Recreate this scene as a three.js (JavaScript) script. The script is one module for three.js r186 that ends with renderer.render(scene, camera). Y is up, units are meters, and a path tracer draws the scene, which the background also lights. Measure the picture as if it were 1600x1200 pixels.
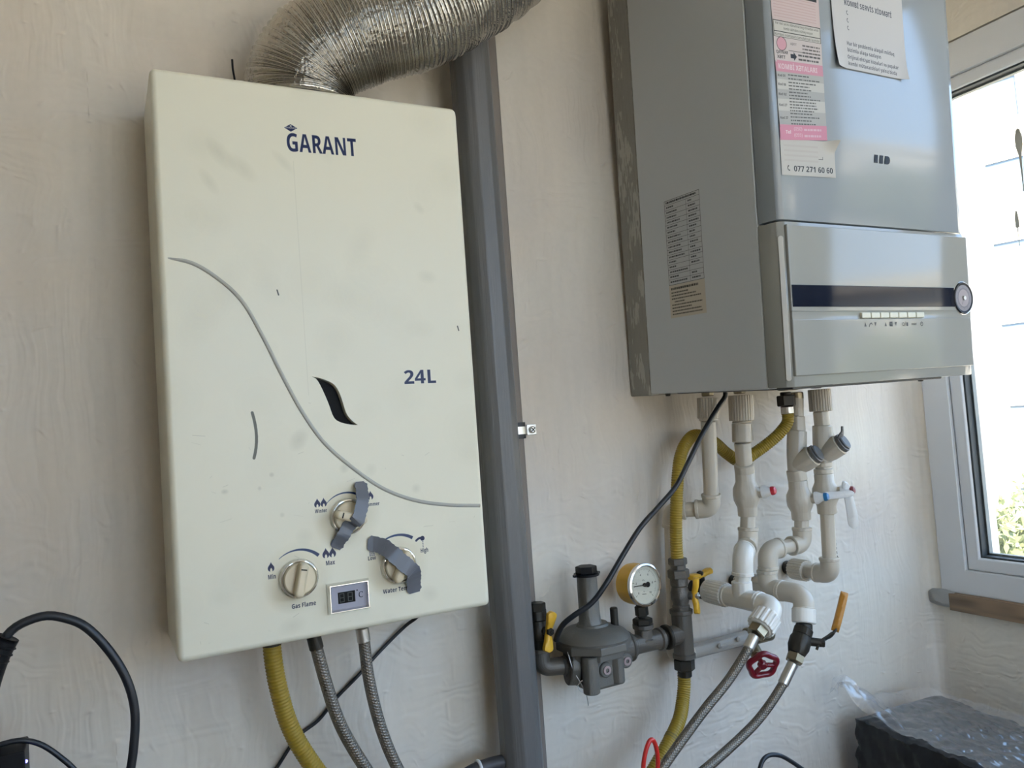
import * as THREE from 'three';
import { RoundedBoxGeometry } from 'three/addons/geometries/RoundedBoxGeometry.js';
import { mergeGeometries, toCreasedNormals, mergeVertices } from 'three/addons/utils/BufferGeometryUtils.js';
import { Brush, Evaluator, SUBTRACTION } from 'three-bvh-csg';

// ---------------------------------------------------------------- camera, sky, sun, exposure
const EYE = 1.5;                                    // camera height above the floor; P(x, y, z) counts y from there
const scene = new THREE.Scene();
const renderer = new THREE.WebGLRenderer({ antialias: true });
renderer.toneMapping = THREE.LinearToneMapping;
renderer.toneMappingExposure = 7.0;
renderer.shadowMap.enabled = true;
renderer.shadowMap.type = THREE.PCFSoftShadowMap;

const camera = new THREE.PerspectiveCamera(52.2, 4 / 3, 0.02, 400);
camera.position.set(0, EYE, 1.14);
camera.rotation.order = 'YXZ';
camera.rotation.set(0.05153046, -0.48370375, -0.07065156);

const sunDir = new THREE.Vector3(-0.45, 0.75, 0.5).normalize();
{ // computed clear sky: pale towards the horizon, bluer overhead, brighter round the sun
  const W = 512, H = 256, d = new Float32Array(W * H * 4), v = new THREE.Vector3();
  for (let j = 0; j < H; j++) for (let i = 0; i < W; i++) {
    const up = ((j + .5) / H - .5) * Math.PI, az = ((i + .5) / W - .5) * 2 * Math.PI; v.set(Math.cos(az) * Math.cos(up), Math.sin(up), Math.sin(az) * Math.cos(up));
    const k = Math.exp(-Math.max(0, v.y) * 6), g = Math.pow(Math.max(0, v.dot(sunDir)), 10) * 1.6, o = (j * W + i) * 4;
    const z = [.34, .54, .90], h = [.54, .70, .93];
    for (let c = 0; c < 3; c++) d[o + c] = v.y < 0 ? [.5, .46, .4][c] : z[c] * (1 - k) + h[c] * k + g * [1, .95, .86][c];
    d[o + 3] = 1;
  }
  const t = new THREE.DataTexture(d, W, H, THREE.RGBAFormat, THREE.FloatType); t.mapping = THREE.EquirectangularReflectionMapping; t.magFilter = t.minFilter = THREE.LinearFilter; t.needsUpdate = true;
  scene.background = t; scene.backgroundIntensity = 1;
}

const sun = new THREE.DirectionalLight(0xffecd2, 6);
sun.position.copy(sunDir).multiplyScalar(70).add(new THREE.Vector3(30, 0, 0));
sun.target.position.set(30, 0, 0);
sun.castShadow = true;
sun.shadow.mapSize.set(2048, 2048);
Object.assign(sun.shadow.camera, { left: -60, right: 60, top: 60, bottom: -60, near: 1, far: 180 });
scene.add(sun, sun.target);

// ---------------------------------------------------------------- helpers
const V = (x, y, z) => new THREE.Vector3(x, y, z);
const P = (x, y, z) => V(x, EYE + y, z);
function rng(seed) { let s = seed >>> 0; return () => { s = (s + 0x6d2b79f5) | 0; let t = Math.imul(s ^ (s >>> 15), 1 | s); t = (t + Math.imul(t ^ (t >>> 7), 61 | t)) ^ t; return ((t ^ (t >>> 14)) >>> 0) / 4294967296; }; }
const lerp = (a, b, t) => a + (b - a) * t;
const clamp01 = (x) => Math.min(1, Math.max(0, x));

const used = {};
const numbered = (n) => { const k = used[n] = (used[n] ?? -1) + 1; return k ? n + '_' + String(k).padStart(3, '0') : n; };
const origin = new Map();                            // a thing's base; its parts are drawn in world metres and moved there
function tag(o, label, category, group) { o.userData.label = label; if (category) o.userData.category = category; if (group) o.userData.group = group; return o; }
function thing(name, label, category, at, group) {
  const g = new THREE.Group(); g.name = numbered(name); g.position.copy(at); scene.add(g); origin.set(g, at.clone());
  return tag(g, label, category, group);
}
function part(name, geo, mat, parent, label) {
  let r = parent; while (!origin.has(r)) r = r.parent;
  const o = origin.get(r); if (o.lengthSq()) geo = geo.clone().translate(-o.x, -o.y, -o.z);
  const m = new THREE.Mesh(geo, mat); m.name = name; m.castShadow = m.receiveShadow = true;
  if (label) m.userData.label = label;
  parent.add(m); return m;
}
function solo(name, geo, mat, label, category, group) {
  geo.computeBoundingBox(); const b = geo.boundingBox, at = V((b.min.x + b.max.x) / 2, b.min.y, (b.min.z + b.max.z) / 2);
  geo.translate(-at.x, -at.y, -at.z);
  const m = new THREE.Mesh(geo, mat); m.name = numbered(name); m.position.copy(at); m.castShadow = m.receiveShadow = true; scene.add(m);
  origin.set(m, at); return tag(m, label, category, group);
}
function struct(name, geo, mat, parent) {
  const m = new THREE.Mesh(geo, mat); m.name = name; m.castShadow = m.receiveShadow = true;
  if (!parent) m.userData.kind = 'structure';
  (parent ?? scene).add(m); origin.set(m, V(0, 0, 0)); return m;
}
const flat = (g) => { g = g.index ? g.toNonIndexed() : g; for (const k of Object.keys(g.attributes)) if (!['position', 'normal', 'uv'].includes(k)) g.deleteAttribute(k); return g; };
const merge = (...gs) => mergeGeometries(gs.flat().map(flat));
const box = (x0, x1, y0, y1, z0, z1) => new THREE.BoxGeometry(x1 - x0, y1 - y0, z1 - z0).translate((x0 + x1) / 2, (y0 + y1) / 2, (z0 + z1) / 2);
const rbox = (x0, x1, y0, y1, z0, z1, r = 0.004, s = 3) => new RoundedBoxGeometry(x1 - x0, y1 - y0, z1 - z0, s, Math.min(r, (x1 - x0) / 2.01, (y1 - y0) / 2.01, (z1 - z0) / 2.01)).translate((x0 + x1) / 2, (y0 + y1) / 2, (z0 + z1) / 2);
function toward(geo, a, dir) { const q = new THREE.Quaternion().setFromUnitVectors(V(0, 1, 0), dir.clone().normalize()); return geo.applyQuaternion(q).translate(a.x, a.y, a.z); }
// a turned piece: profile of [radius, distance along the axis]
const turned = (a, dir, prof, seg = 28) => toward(toCreasedNormals(new THREE.LatheGeometry(prof.map(([r, t]) => new THREE.Vector2(Math.max(r, 0.00001), t)), seg), 0.55), a, dir);
function sleeve(a, b, r, ch = 0.0015, seg = 28) { const d = b.clone().sub(a), L = d.length(); return turned(a, d, [[0, 0], [r - ch, 0], [r, ch], [r, L - ch], [r - ch, L], [0, L]], seg); }
function ribbed(a, b, r, n = 22) { // a coupling with grip ribs round it
  const d = b.clone().sub(a), L = d.length(), s = new THREE.Shape(); const N = n * 4;
  for (let i = 0; i < N; i++) { const t = i / N * Math.PI * 2, q = r * (1 + 0.035 * (i % 4 < 2 ? 1 : -1)); i ? s.lineTo(q * Math.cos(t), q * Math.sin(t)) : s.moveTo(q, 0); }
  const g = new THREE.ExtrudeGeometry(s, { depth: L - 0.003, bevelEnabled: true, bevelSize: 0.0012, bevelThickness: 0.0015, bevelSegments: 2, steps: 1 });
  g.translate(0, 0, 0.0015).rotateX(-Math.PI / 2);
  return toward(g, a, d);
}
function hexNut(a, b, r) { const d = b.clone().sub(a), L = d.length(); return toward(toCreasedNormals(new THREE.LatheGeometry([[0, 0], [r * .9, 0], [r, r * .1], [r, L - r * .1], [r * .9, L], [0, L]].map(([x, y]) => new THREE.Vector2(Math.max(x, 1e-5), y)), 6), 0.3), a, d); }
// a swept round section whose radius may vary along it
function sweep(curve, n, m, rad, { closed = false, caps = true } = {}) {
  const fr = curve.computeFrenetFrames(n, closed), pos = [], uv = [], idx = [], L = curve.getLength(), v = V(0, 0, 0);
  for (let i = 0; i <= n; i++) {
    const c = curve.getPointAt(i / n), N = fr.normals[i], B = fr.binormals[i];
    for (let j = 0; j <= m; j++) {
      const th = j / m * Math.PI * 2, r = typeof rad === 'number' ? rad : rad(i / n, th, L);
      v.copy(c).addScaledVector(N, Math.cos(th) * r).addScaledVector(B, Math.sin(th) * r);
      pos.push(v.x, v.y, v.z); uv.push(j / m, i / n * L);
      if (i < n && j < m) { const k = i * (m + 1) + j; idx.push(k, k + m + 1, k + 1, k + 1, k + m + 1, k + m + 2); }
    }
  }
  if (caps && !closed) for (const e of [0, 1]) {
    const c = curve.getPointAt(e), k0 = pos.length / 3, row = e * n * (m + 1); pos.push(c.x, c.y, c.z); uv.push(0, 0);
    for (let j = 0; j < m; j++) e ? idx.push(k0, row + j, row + j + 1) : idx.push(k0, row + j + 1, row + j);
  }
  const g = new THREE.BufferGeometry(); g.setAttribute('position', new THREE.Float32BufferAttribute(pos, 3)); g.setAttribute('uv', new THREE.Float32BufferAttribute(uv, 2)); g.setIndex(idx);
  // normals: outward orientation
  g.computeVertexNormals();
  const nn = g.attributes.normal, ps = g.attributes.position; const c0 = curve.getPointAt(0.5), row = Math.floor(n / 2) * (m + 1);
  const dot = (ps.getX(row) - c0.x) * nn.getX(row) + (ps.getY(row) - c0.y) * nn.getY(row) + (ps.getZ(row) - c0.z) * nn.getZ(row);
  if (dot < 0) { for (let i = 0; i < idx.length; i += 3) { const t = idx[i]; idx[i] = idx[i + 1]; idx[i + 1] = t; } g.setIndex(idx); g.computeVertexNormals(); }
  // the seam of the section gets one normal
  for (let i = 0; i <= n; i++) { const a = i * (m + 1), b = a + m, x = nn.getX(a) + nn.getX(b), y = nn.getY(a) + nn.getY(b), z = nn.getZ(a) + nn.getZ(b), l = Math.hypot(x, y, z) || 1; g.attributes.normal.setXYZ(a, x / l, y / l, z / l); g.attributes.normal.setXYZ(b, x / l, y / l, z / l); }
  return g;
}
const curveOf = (pts, closed = false, t = 'centripetal') => new THREE.CatmullRomCurve3(pts, closed, t);
const cable = (pts, r, m = 12) => { const c = curveOf(pts); return sweep(c, Math.max(24, Math.round(c.getLength() / 0.006)), m, r); };
function bend(a, c, b, rb) {                          // points of a straight run that turns at c
  const u = a.clone().sub(c).normalize(), w = b.clone().sub(c).normalize(), s = c.clone().addScaledVector(u, rb), e = c.clone().addScaledVector(w, rb), q = new THREE.QuadraticBezierCurve3(s, c.clone().lerp(s.clone().lerp(e, .5), .12), e);
  return [a, ...q.getPoints(8), b];
}
function elbow(a, c, b, r, rb) {                      // a plastic elbow with a socket rim at both ends
  const pts = bend(a, c, b, rb ?? r * 0.9).filter((p, i, all) => !i || p.distanceTo(all[i - 1]) > 1e-4);
  const cv = curveOf(pts), u = c.clone().sub(a).normalize(), w = c.clone().sub(b).normalize();
  return merge(sweep(cv, 30, 24, r), sleeve(a, a.clone().addScaledVector(u, 0.006), r + 0.0012, .001), sleeve(b, b.clone().addScaledVector(w, 0.006), r + 0.0012, .001));
}
function ribbon(pts, width, thick, side) {            // a strip of tape through [x, y, z] points
  const c = curveOf(pts, false, 'catmullrom'), n = 40, shape = []; const pos = [], idx = [];
  for (let i = 0; i <= n; i++) {
    const p = c.getPointAt(i / n), t = c.getTangentAt(i / n), nrm = t.clone().cross(side).normalize(), s = nrm.clone().cross(t).normalize();
    const w = width(i / n), off = Math.sin(i * 1.7) * 0.0006;
    for (const [k, h] of [[-.5, 0], [.5, 0], [.5, thick], [-.5, thick]]) { const q = p.clone().addScaledVector(s, k * w + off).addScaledVector(nrm, h); pos.push(q.x, q.y, q.z); }
    if (i < n) for (let j = 0; j < 4; j++) { const a = i * 4 + j, b = i * 4 + (j + 1) % 4; idx.push(a, b, a + 4, b, b + 4, a + 4); }
  }
  idx.push(0, 2, 1, 0, 3, 2, n * 4, n * 4 + 1, n * 4 + 2, n * 4, n * 4 + 2, n * 4 + 3);
  const g = new THREE.BufferGeometry(); g.setAttribute('position', new THREE.Float32BufferAttribute(pos, 3)); g.setIndex(idx);
  const f = g.toNonIndexed(); f.computeVertexNormals(); f.setAttribute('uv', new THREE.Float32BufferAttribute(new Float32Array(f.attributes.position.count * 2), 2));
  return toCreasedNormals(f, 0.6);
}
const poly = (pts) => { const s = new THREE.Shape(); pts.forEach(([x, y], i) => i ? s.lineTo(x, y) : s.moveTo(x, y)); s.closePath(); return s; };
const extrude = (shape, depth, bevel = 0, seg = 2) => new THREE.ExtrudeGeometry(shape, bevel ? { depth: depth - 2 * bevel, bevelEnabled: true, bevelSize: bevel, bevelThickness: bevel, bevelOffset: -bevel, bevelSegments: seg, curveSegments: 16 } : { depth, bevelEnabled: false, curveSegments: 16 }).translate(0, 0, bevel);

// ---------------------------------------------------------------- textures
function lattice(n, seed) { const r = rng(seed), a = new Float32Array(n * n); for (let i = 0; i < a.length; i++) a[i] = r(); return (x, y) => { const xi = Math.floor(x), yi = Math.floor(y), fx = x - xi, fy = y - yi, s = fx * fx * (3 - 2 * fx), t = fy * fy * (3 - 2 * fy), X = (k) => ((k % n) + n) % n; const g = (i, j) => a[X(j) * n + X(i)]; return lerp(lerp(g(xi, yi), g(xi + 1, yi), s), lerp(g(xi, yi + 1), g(xi + 1, yi + 1), s), t); }; }
function dataTex(n, f, srgb) {
  const d = new Uint8Array(n * n * 4);
  for (let j = 0; j < n; j++) for (let i = 0; i < n; i++) { const c = f(i / n, j / n), k = (j * n + i) * 4; for (let q = 0; q < 3; q++) d[k + q] = Math.round(255 * clamp01(Array.isArray(c) ? c[q] : c)); d[k + 3] = 255; }
  const t = new THREE.DataTexture(d, n, n, THREE.RGBAFormat); t.wrapS = t.wrapT = THREE.RepeatWrapping; t.magFilter = THREE.LinearFilter; t.minFilter = THREE.LinearMipmapLinearFilter; t.generateMipmaps = true;
  if (srgb) t.colorSpace = THREE.SRGBColorSpace; t.needsUpdate = true; return t;
}
function canvas(w, h, draw) {
  const c = document.createElement('canvas'); c.width = w; c.height = h; draw(c.getContext('2d'), w, h);
  const t = new THREE.CanvasTexture(c); t.colorSpace = THREE.SRGBColorSpace; t.magFilter = THREE.LinearFilter; t.anisotropy = 8; return t;
}
const l8 = lattice(8, 1), l16 = lattice(16, 2), l32 = lattice(32, 3), l64 = lattice(64, 4), l128 = lattice(128, 5), l256 = lattice(256, 6);
const wallBump = dataTex(1024, (u, v) => { // brushed filler: long strokes, small lumps, pits
  const w = (l8(u * 8, v * 8) - .5) * 0.05 + (l32(u * 32, v * 32) - .5) * .014, q = (l8(u * 8 + 4, v * 8 + 2) - .5) * .10 + (l32(u * 32 + 9, v * 32) - .5) * .05; v += q; const a = l128((u + w) * 128, v * 16), b = l256((u + w * .7) * 256, v * 16), h = l128((u + q) * 16, (v + w - q * .7) * 128), mixv = clamp01((l8(u * 8 + 3, v * 8 + 1) - .35) * 3.2);
  const lump = Math.pow(l32(u * 32, v * 32), 5) * .5 + Math.pow(l64(u * 64, v * 64), 9) * .8;
  return .32 + .2 * lerp(h, a * .55 + b * .45, mixv) + .15 * l16(u * 16, v * 16) + .28 * lump;
});
const wallMap = dataTex(512, (u, v) => { const a = l8(u * 8, v * 8), b = l16(u * 16, v * 16), c = l128(u * 128, v * 16) * .6 + l256(u * 256, v * 256) * .4, k = .93 + .06 * (a - .5) + .03 * (c - .5); return [k * (1 + .012 * (b - .5)), k * (.975 + .01 * (a - .5)), k * (.945 - .015 * (b - .5))]; }, true);
const fineBump = dataTex(256, (u, v) => .5 + .3 * (l64(u * 64, v * 64) - .5) + .3 * (l128(u * 128, v * 128) - .5));
const foilBump = dataTex(512, (u, v) => .5 + .45 * (l32(u * 32, v * 32) - .5) + .3 * (l64(u * 64, v * 64) - .5) + .25 * (l128(u * 128, v * 128) - .5));
const braid = dataTex(256, (u, v) => { const a = Math.sin((u + v) * Math.PI * 2 * 8), b = Math.sin((u - v) * Math.PI * 2 * 8); return .5 + .25 * (a > b ? a : b); });
const woodMap = dataTex(256, (u, v) => { const g = l128(u * 8 + l16(u * 16, v * 16) * .6, v * 128), k = .6 + .4 * g; return [.66 * k, .55 * k, .44 * k]; }, true);

// ---------------------------------------------------------------- materials
const std = (o) => new THREE.MeshStandardMaterial(o), phy = (o) => new THREE.MeshPhysicalMaterial(o);
const rgb = (r, g, b) => new THREE.Color().setRGB(r, g, b);
const uvScale = (t, x, y = x) => { const c = t.clone(); c.repeat.set(x, y); c.needsUpdate = true; return c; };
const M = {
  wall: std({ color: rgb(.80, .765, .70), map: uvScale(wallMap, .8), bumpMap: uvScale(wallBump, 1.15), bumpScale: .0048, roughness: .62 }),
  ceiling: std({ color: rgb(.75, .73, .69), roughness: .8 }),
  floor: std({ color: rgb(.36, .29, .22), roughness: .5 }),
  pvc: phy({ color: rgb(.64, .64, .64), roughness: .32, clearcoat: .2 }),
  gasket: std({ color: rgb(.03, .035, .035), roughness: .6 }),
  spacer: std({ color: rgb(.16, .17, .16), roughness: .55 }),
  pane: phy({ color: rgb(.96, .98, .97), transmission: 1, thickness: 0, roughness: 0, ior: 1.5 }),
  wood: std({ map: woodMap, roughness: .8 }),
  filler: std({ color: rgb(.7, .69, .66), roughness: .9, bumpMap: uvScale(fineBump, 6), bumpScale: .004 }),
  chrome: std({ color: rgb(.75, .74, .72), metalness: 1, roughness: .16 }),
  steel: std({ color: rgb(.62, .61, .58), metalness: 1, roughness: .34 }),
  brass: std({ color: rgb(.34, .29, .2), metalness: 1, roughness: .38 }),
  cream: phy({ color: rgb(.62, .53, .36), roughness: .4, clearcoat: .3 }),
  black: phy({ color: rgb(.010, .010, .011), roughness: .45, specularIntensity: .4 }),
  darkGlass: phy({ color: rgb(.003, .003, .003), roughness: .5, specularIntensity: .25 }),
  rubber: std({ color: rgb(.012, .014, .018), roughness: .42 }),
  ppr: phy({ color: rgb(.57, .505, .405), roughness: .38, clearcoat: .15 }),
  pprBright: phy({ color: rgb(.78, .75, .68), roughness: .34, clearcoat: .2 }),
  pprGrey: std({ color: rgb(.36, .33, .285), roughness: .55, bumpMap: fineBump, bumpScale: .0006 }),
  whiteLever: phy({ color: rgb(.86, .85, .82), roughness: .3, clearcoat: .3 }),
  redCap: phy({ color: rgb(.62, .03, .05), roughness: .3, clearcoat: .4 }),
  darkRedCap: phy({ color: rgb(.22, .05, .05), roughness: .4 }),
  blueCap: phy({ color: rgb(.03, .19, .42), roughness: .3, clearcoat: .4 }),
  yellowHose: std({ color: rgb(.33, .22, .02), roughness: .45 }),
  yellow: std({ color: rgb(.75, .42, .03), roughness: .42 }),
  orange: std({ color: rgb(.50, .22, .03), roughness: .45 }),
  braid: std({ color: rgb(.23, .205, .17), metalness: .8, roughness: .42, bumpMap: uvScale(braid, 1, 30), bumpScale: .0012 }),
  castGrey: std({ color: rgb(.125, .113, .096), metalness: .45, roughness: .5, bumpMap: fineBump, bumpScale: .0006 }),
  regGrey: std({ color: rgb(.155, .147, .128), metalness: .35, roughness: .5, bumpMap: fineBump, bumpScale: .0005 }),
  darkMetal: std({ color: rgb(.045, .04, .032), metalness: .6, roughness: .45 }),
  greyPipe: phy({ color: rgb(.125, .122, .118), roughness: .42, clearcoat: .08, bumpMap: uvScale(fineBump, 2, 3), bumpScale: .0006 }),
  riser: std({ color: rgb(.20, .17, .145), roughness: .6 }),
  duct: std({ color: rgb(.50, .475, .43), metalness: 1, roughness: .22, bumpMap: uvScale(foilBump, 2, 3), bumpScale: .0016 }),
  tape: std({ color: rgb(.14, .15, .175), roughness: .38, bumpMap: fineBump, bumpScale: .0004 }),
  red: phy({ color: rgb(.6, .02, .015), roughness: .3, clearcoat: .4 }),
  wheelRed: phy({ color: rgb(.22, .006, .02), roughness: .28, clearcoat: .5 }),
  bagBlack: phy({ color: rgb(.010, .010, .012), roughness: .3, specularIntensity: .7 }),
  film: phy({ color: rgb(.97, .98, 1), transmission: .9, thickness: 0, roughness: .08, ior: 1.7, side: THREE.DoubleSide }),
  enamel: phy({ color: rgb(.765, .735, .61), roughness: .3, specularIntensity: .6 }),
  boilerGrey: phy({ color: rgb(.58, .6, .61), roughness: .38, clearcoat: .1 }),
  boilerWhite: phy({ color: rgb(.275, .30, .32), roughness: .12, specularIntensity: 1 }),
  panelWhite: phy({ color: rgb(.31, .305, .275), roughness: .08, specularIntensity: .75 }),
  backFrame: std({ map: dataTex(256, (u, v) => { const k = l16(u * 3 + v * 2, v * 16) * .6 + l64(u * 20, v * 64) * .4; return k > .60 ? [.72, .71, .67] : [.60, .585, .545]; }, true), roughness: .7, bumpMap: uvScale(wallBump, 2), bumpScale: .002 }),
  button: phy({ color: rgb(.66, .63, .5), roughness: .4 }),
};

// ---------------------------------------------------------------- the room
const X0 = -2.3, X1 = 1.6, Z1 = 2.2, TOP = 2.72;       // inner faces: left, right, behind the camera, ceiling
const FX0 = .1, FX1 = 1.5, FY0 = .8, FY1 = 2.45;
function metreUv(g, ax) { const p = g.attributes.position, uv = new Float32Array(p.count * 2); for (let i = 0; i < p.count; i++) { const q = [p.getX(i), p.getY(i), p.getZ(i)]; uv[2 * i] = q[ax[0]]; uv[2 * i + 1] = q[ax[1]]; } g.setAttribute('uv', new THREE.BufferAttribute(uv, 2)); return g; }
struct('wall_back', metreUv(box(X0 - .2, X1 + .25, -.15, TOP + .15, -.25, 0), [0, 1]), M.wall);
struct('wall_left', metreUv(box(X0 - .2, X0, -.15, TOP + .15, 0, Z1), [2, 1]), M.wall);
{ // wall behind the camera, with the balcony glazing in it
  const s = poly([[X0 - .2, -.15], [X1 + .22, -.15], [X1 + .22, TOP + .15], [X0 - .2, TOP + .15]]);
  s.holes.push(new THREE.Path([[FX0, FY0], [FX0, FY1], [FX1, FY1], [FX1, FY0]].map(([a, b]) => new THREE.Vector2(a, b))));
  struct('wall_front', metreUv(new THREE.ExtrudeGeometry(s, { depth: .2, bevelEnabled: false }).translate(0, 0, Z1), [0, 1]), M.wall);
  const o = poly([[FX0, FY0], [FX1, FY0], [FX1, FY1], [FX0, FY1]]), n = 2, lw = (FX1 - FX0 - .06) / n;
  for (let i = 0; i < n; i++) { const a = FX0 + .06 + i * lw, b = a + lw - .06; o.holes.push(new THREE.Path([[a, FY0 + .06], [a, FY1 - .06], [b, FY1 - .06], [b, FY0 + .06]].map(([p, q]) => new THREE.Vector2(p, q)))); }
  const w = struct('window_2', new THREE.ExtrudeGeometry(o, { depth: .06, bevelEnabled: false }).translate(0, 0, Z1 + .05), M.pvc);
  for (let i = 0; i < n; i++) { const a = FX0 + .06 + i * lw; part('pane', box(a - .005, a + lw - .055, FY0 + .055, FY1 - .055, Z1 + .078, Z1 + .082), M.pane, w); }
  struct('trim_4', box(X0 - 1, X1 + .6, TOP + .02, TOP + .2, Z1 + .2, Z1 + 1.7), M.ceiling);   // the balcony slab of the floor above
}
struct('floor', metreUv(box(X0, X1, -.15, 0, 0, Z1), [0, 2]), M.floor);
struct('ceiling', box(X0, X1, TOP, TOP + .15, 0, Z1), M.ceiling);
// right wall with the long window opening
const WZ0 = .03, WZ1 = 2.16, WY0 = EYE - .425, WY1 = EYE + .735, WY2 = EYE + 1.0, WZS = .53;
const OPENING = [[WZ0, WY0], [WZ0, WY1], [WZS, WY1], [WZS, WY2], [WZ1, WY2], [WZ1, WY0]];       // the panes beyond the first are taller
{
  const s = poly([[0, -.15], [Z1, -.15], [Z1, TOP + .15], [0, TOP + .15]]);
  s.holes.push(new THREE.Path(OPENING.map(([a, b]) => new THREE.Vector2(a, b))));
  const g = new THREE.ExtrudeGeometry(s, { depth: .22, bevelEnabled: false });
  g.applyMatrix4(new THREE.Matrix4().makeBasis(V(0, 0, 1), V(0, 1, 0), V(1, 0, 0)));     // (z, y, x) -> world
  g.translate(X1, 0, 0);
  const idx = g.index ?? null; const f = idx ? g.toNonIndexed() : g; const p = f.attributes.position;
  for (let i = 0; i < p.count; i += 3) { const a = [p.getX(i), p.getY(i), p.getZ(i)], c = [p.getX(i + 2), p.getY(i + 2), p.getZ(i + 2)]; p.setXYZ(i, ...c); p.setXYZ(i + 2, ...a); }
  f.computeVertexNormals();
  struct('wall_right', metreUv(f, [2, 1]), M.wall);
}
// soft plastered corner between the two walls
{
  const s = new THREE.Shape(); s.moveTo(0, 0); s.lineTo(-.03, 0); s.quadraticCurveTo(0, 0, 0, .028); s.closePath();
  const g = new THREE.ExtrudeGeometry(s, { depth: TOP, bevelEnabled: false, curveSegments: 8 }).rotateX(Math.PI / 2).translate(X1, TOP, 0);
  struct('trim_1', metreUv(toCreasedNormals(g, 1), [0, 1]), M.wall);
}
const LIGHTS = [[.088, .50, .662], [.57, .93, .93], [1.0, 2.12, .93]];   // each pane: from, to, top
// window: frame, beads, gaskets, panes, drips
{
  const w = struct('window_1', (() => {                 // outer frame as one ring with mullions
    const out = poly(OPENING.map(([z, y]) => [z, y > EYE ? y - .004 : y]).reverse());
    for (const [a, b, q1] of LIGHTS) out.holes.push(new THREE.Path([[a, EYE - .374], [a, EYE + q1], [b, EYE + q1], [b, EYE - .374]].map(([p, q]) => new THREE.Vector2(p, q))));
    const g = new THREE.ExtrudeGeometry(out, { depth: .056, bevelEnabled: true, bevelSize: .002, bevelThickness: .002, bevelOffset: -.002, bevelSegments: 2 });
    return g.applyMatrix4(new THREE.Matrix4().makeRotationY(-Math.PI / 2)).applyMatrix4(new THREE.Matrix4().makeTranslation(X1 + .056, 0, 0));
  })(), M.pvc);
  const ring = (z0, z1, y0, y1, t, x0, x1, bev) => {
    const s = poly([[z0, y0], [z1, y0], [z1, y1], [z0, y1]]);
    s.holes.push(new THREE.Path([[z0 + t, y0 + t], [z0 + t, y1 - t], [z1 - t, y1 - t], [z1 - t, y0 + t]].map(([p, q]) => new THREE.Vector2(p, q))));
    const g = new THREE.ExtrudeGeometry(s, { depth: x1 - x0 - 2 * bev, bevelEnabled: bev > 0, bevelSize: bev, bevelThickness: bev, bevelOffset: -bev, bevelSegments: 3 });
    return g.translate(0, 0, bev).rotateY(-Math.PI / 2).translate(x1, 0, 0);
  };
  for (const [a, b, q1] of LIGHTS) {
    const y0 = EYE - .374, y1 = EYE + q1;
    part('glazing_bead', ring(a, b, y0, y1, .028, X1 + .006, X1 + .046, .005), M.pvc, w);
    part('gasket', ring(a + .026, b - .026, y0 + .026, y1 - .026, .006, X1 + .012, X1 + .044, .001), M.gasket, w, 'black rubber gasket');
    part('spacer', ring(a + .028, b - .028, y0 + .028, y1 - .028, .008, X1 + .03, X1 + .042, 0), M.spacer, w, 'dark grey spacer edge of the glazing');
    part('pane', box(X1 + .030, X1 + .034, y0 + .03, y1 - .03, a + .03, b - .03), M.pane, w);
  }
  // dried drips of paint on the glass
  const drip = std({ color: rgb(.36, .35, .30), roughness: .8 });
  for (const [z, y, r, len] of [[.2665, .515, .0075, .125], [.2476, .355, .004, .07], [.271, .36, .003, .045], [.283, .28, .006, .075], [.279, .20, .003, .04]]) {
    const g = toCreasedNormals(new THREE.LatheGeometry([[0, 0], [r * .5, -.003], [r, -.018], [r * .95, -.035], [r * .35, -.055 * len / .12], [r * .2, -len * .75], [r * .15, -len * .97], [r * .28, -len], [0, -len - .002]].map(([q, t]) => new THREE.Vector2(Math.max(q, 1e-5), t)), 14), 2);
    g.scale(.35, 1, 1).translate(X1 + .0292, EYE + y, z);
    part('paint_drip', g, drip, w, 'dried drip running down the glass');
  }
  // wooden packing under the frame and the lump of filler in the corner
  const n = 60, bz = [];
  const wd = new THREE.BoxGeometry(.03, .034, 2.38, 1, 1, 90); const p = wd.attributes.position, r = rng(5);
  for (let i = 0; i < p.count; i++) { const k = (l32(p.getZ(i) * 9 + 7, p.getY(i) * 30) - .5); p.setY(i, p.getY(i) + k * .005); p.setX(i, p.getX(i) + k * .003); }
  wd.computeVertexNormals(); wd.translate(X1 - .001, EYE - .4425, .055 + 1.19);
  struct('trim_2', metreUv(wd, [2, 1]), M.wood);
  const fl = new THREE.IcosahedronGeometry(1, 4), q = fl.attributes.position;
  for (let i = 0; i < q.count; i++) { const v = V(q.getX(i), q.getY(i), q.getZ(i)), k = 1 + .22 * (l16(v.x * 3 + 5, v.y * 3 + v.z * 2 + 4) - .5); v.multiplyScalar(k); q.setXYZ(i, v.x * .014, Math.sign(v.y) * Math.pow(Math.abs(v.y), .6) * .018, v.z * .036); }
  fl.computeVertexNormals(); fl.translate(X1 - .004, EYE - .438, .034);
  struct('trim_3', fl, M.filler);
}

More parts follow.
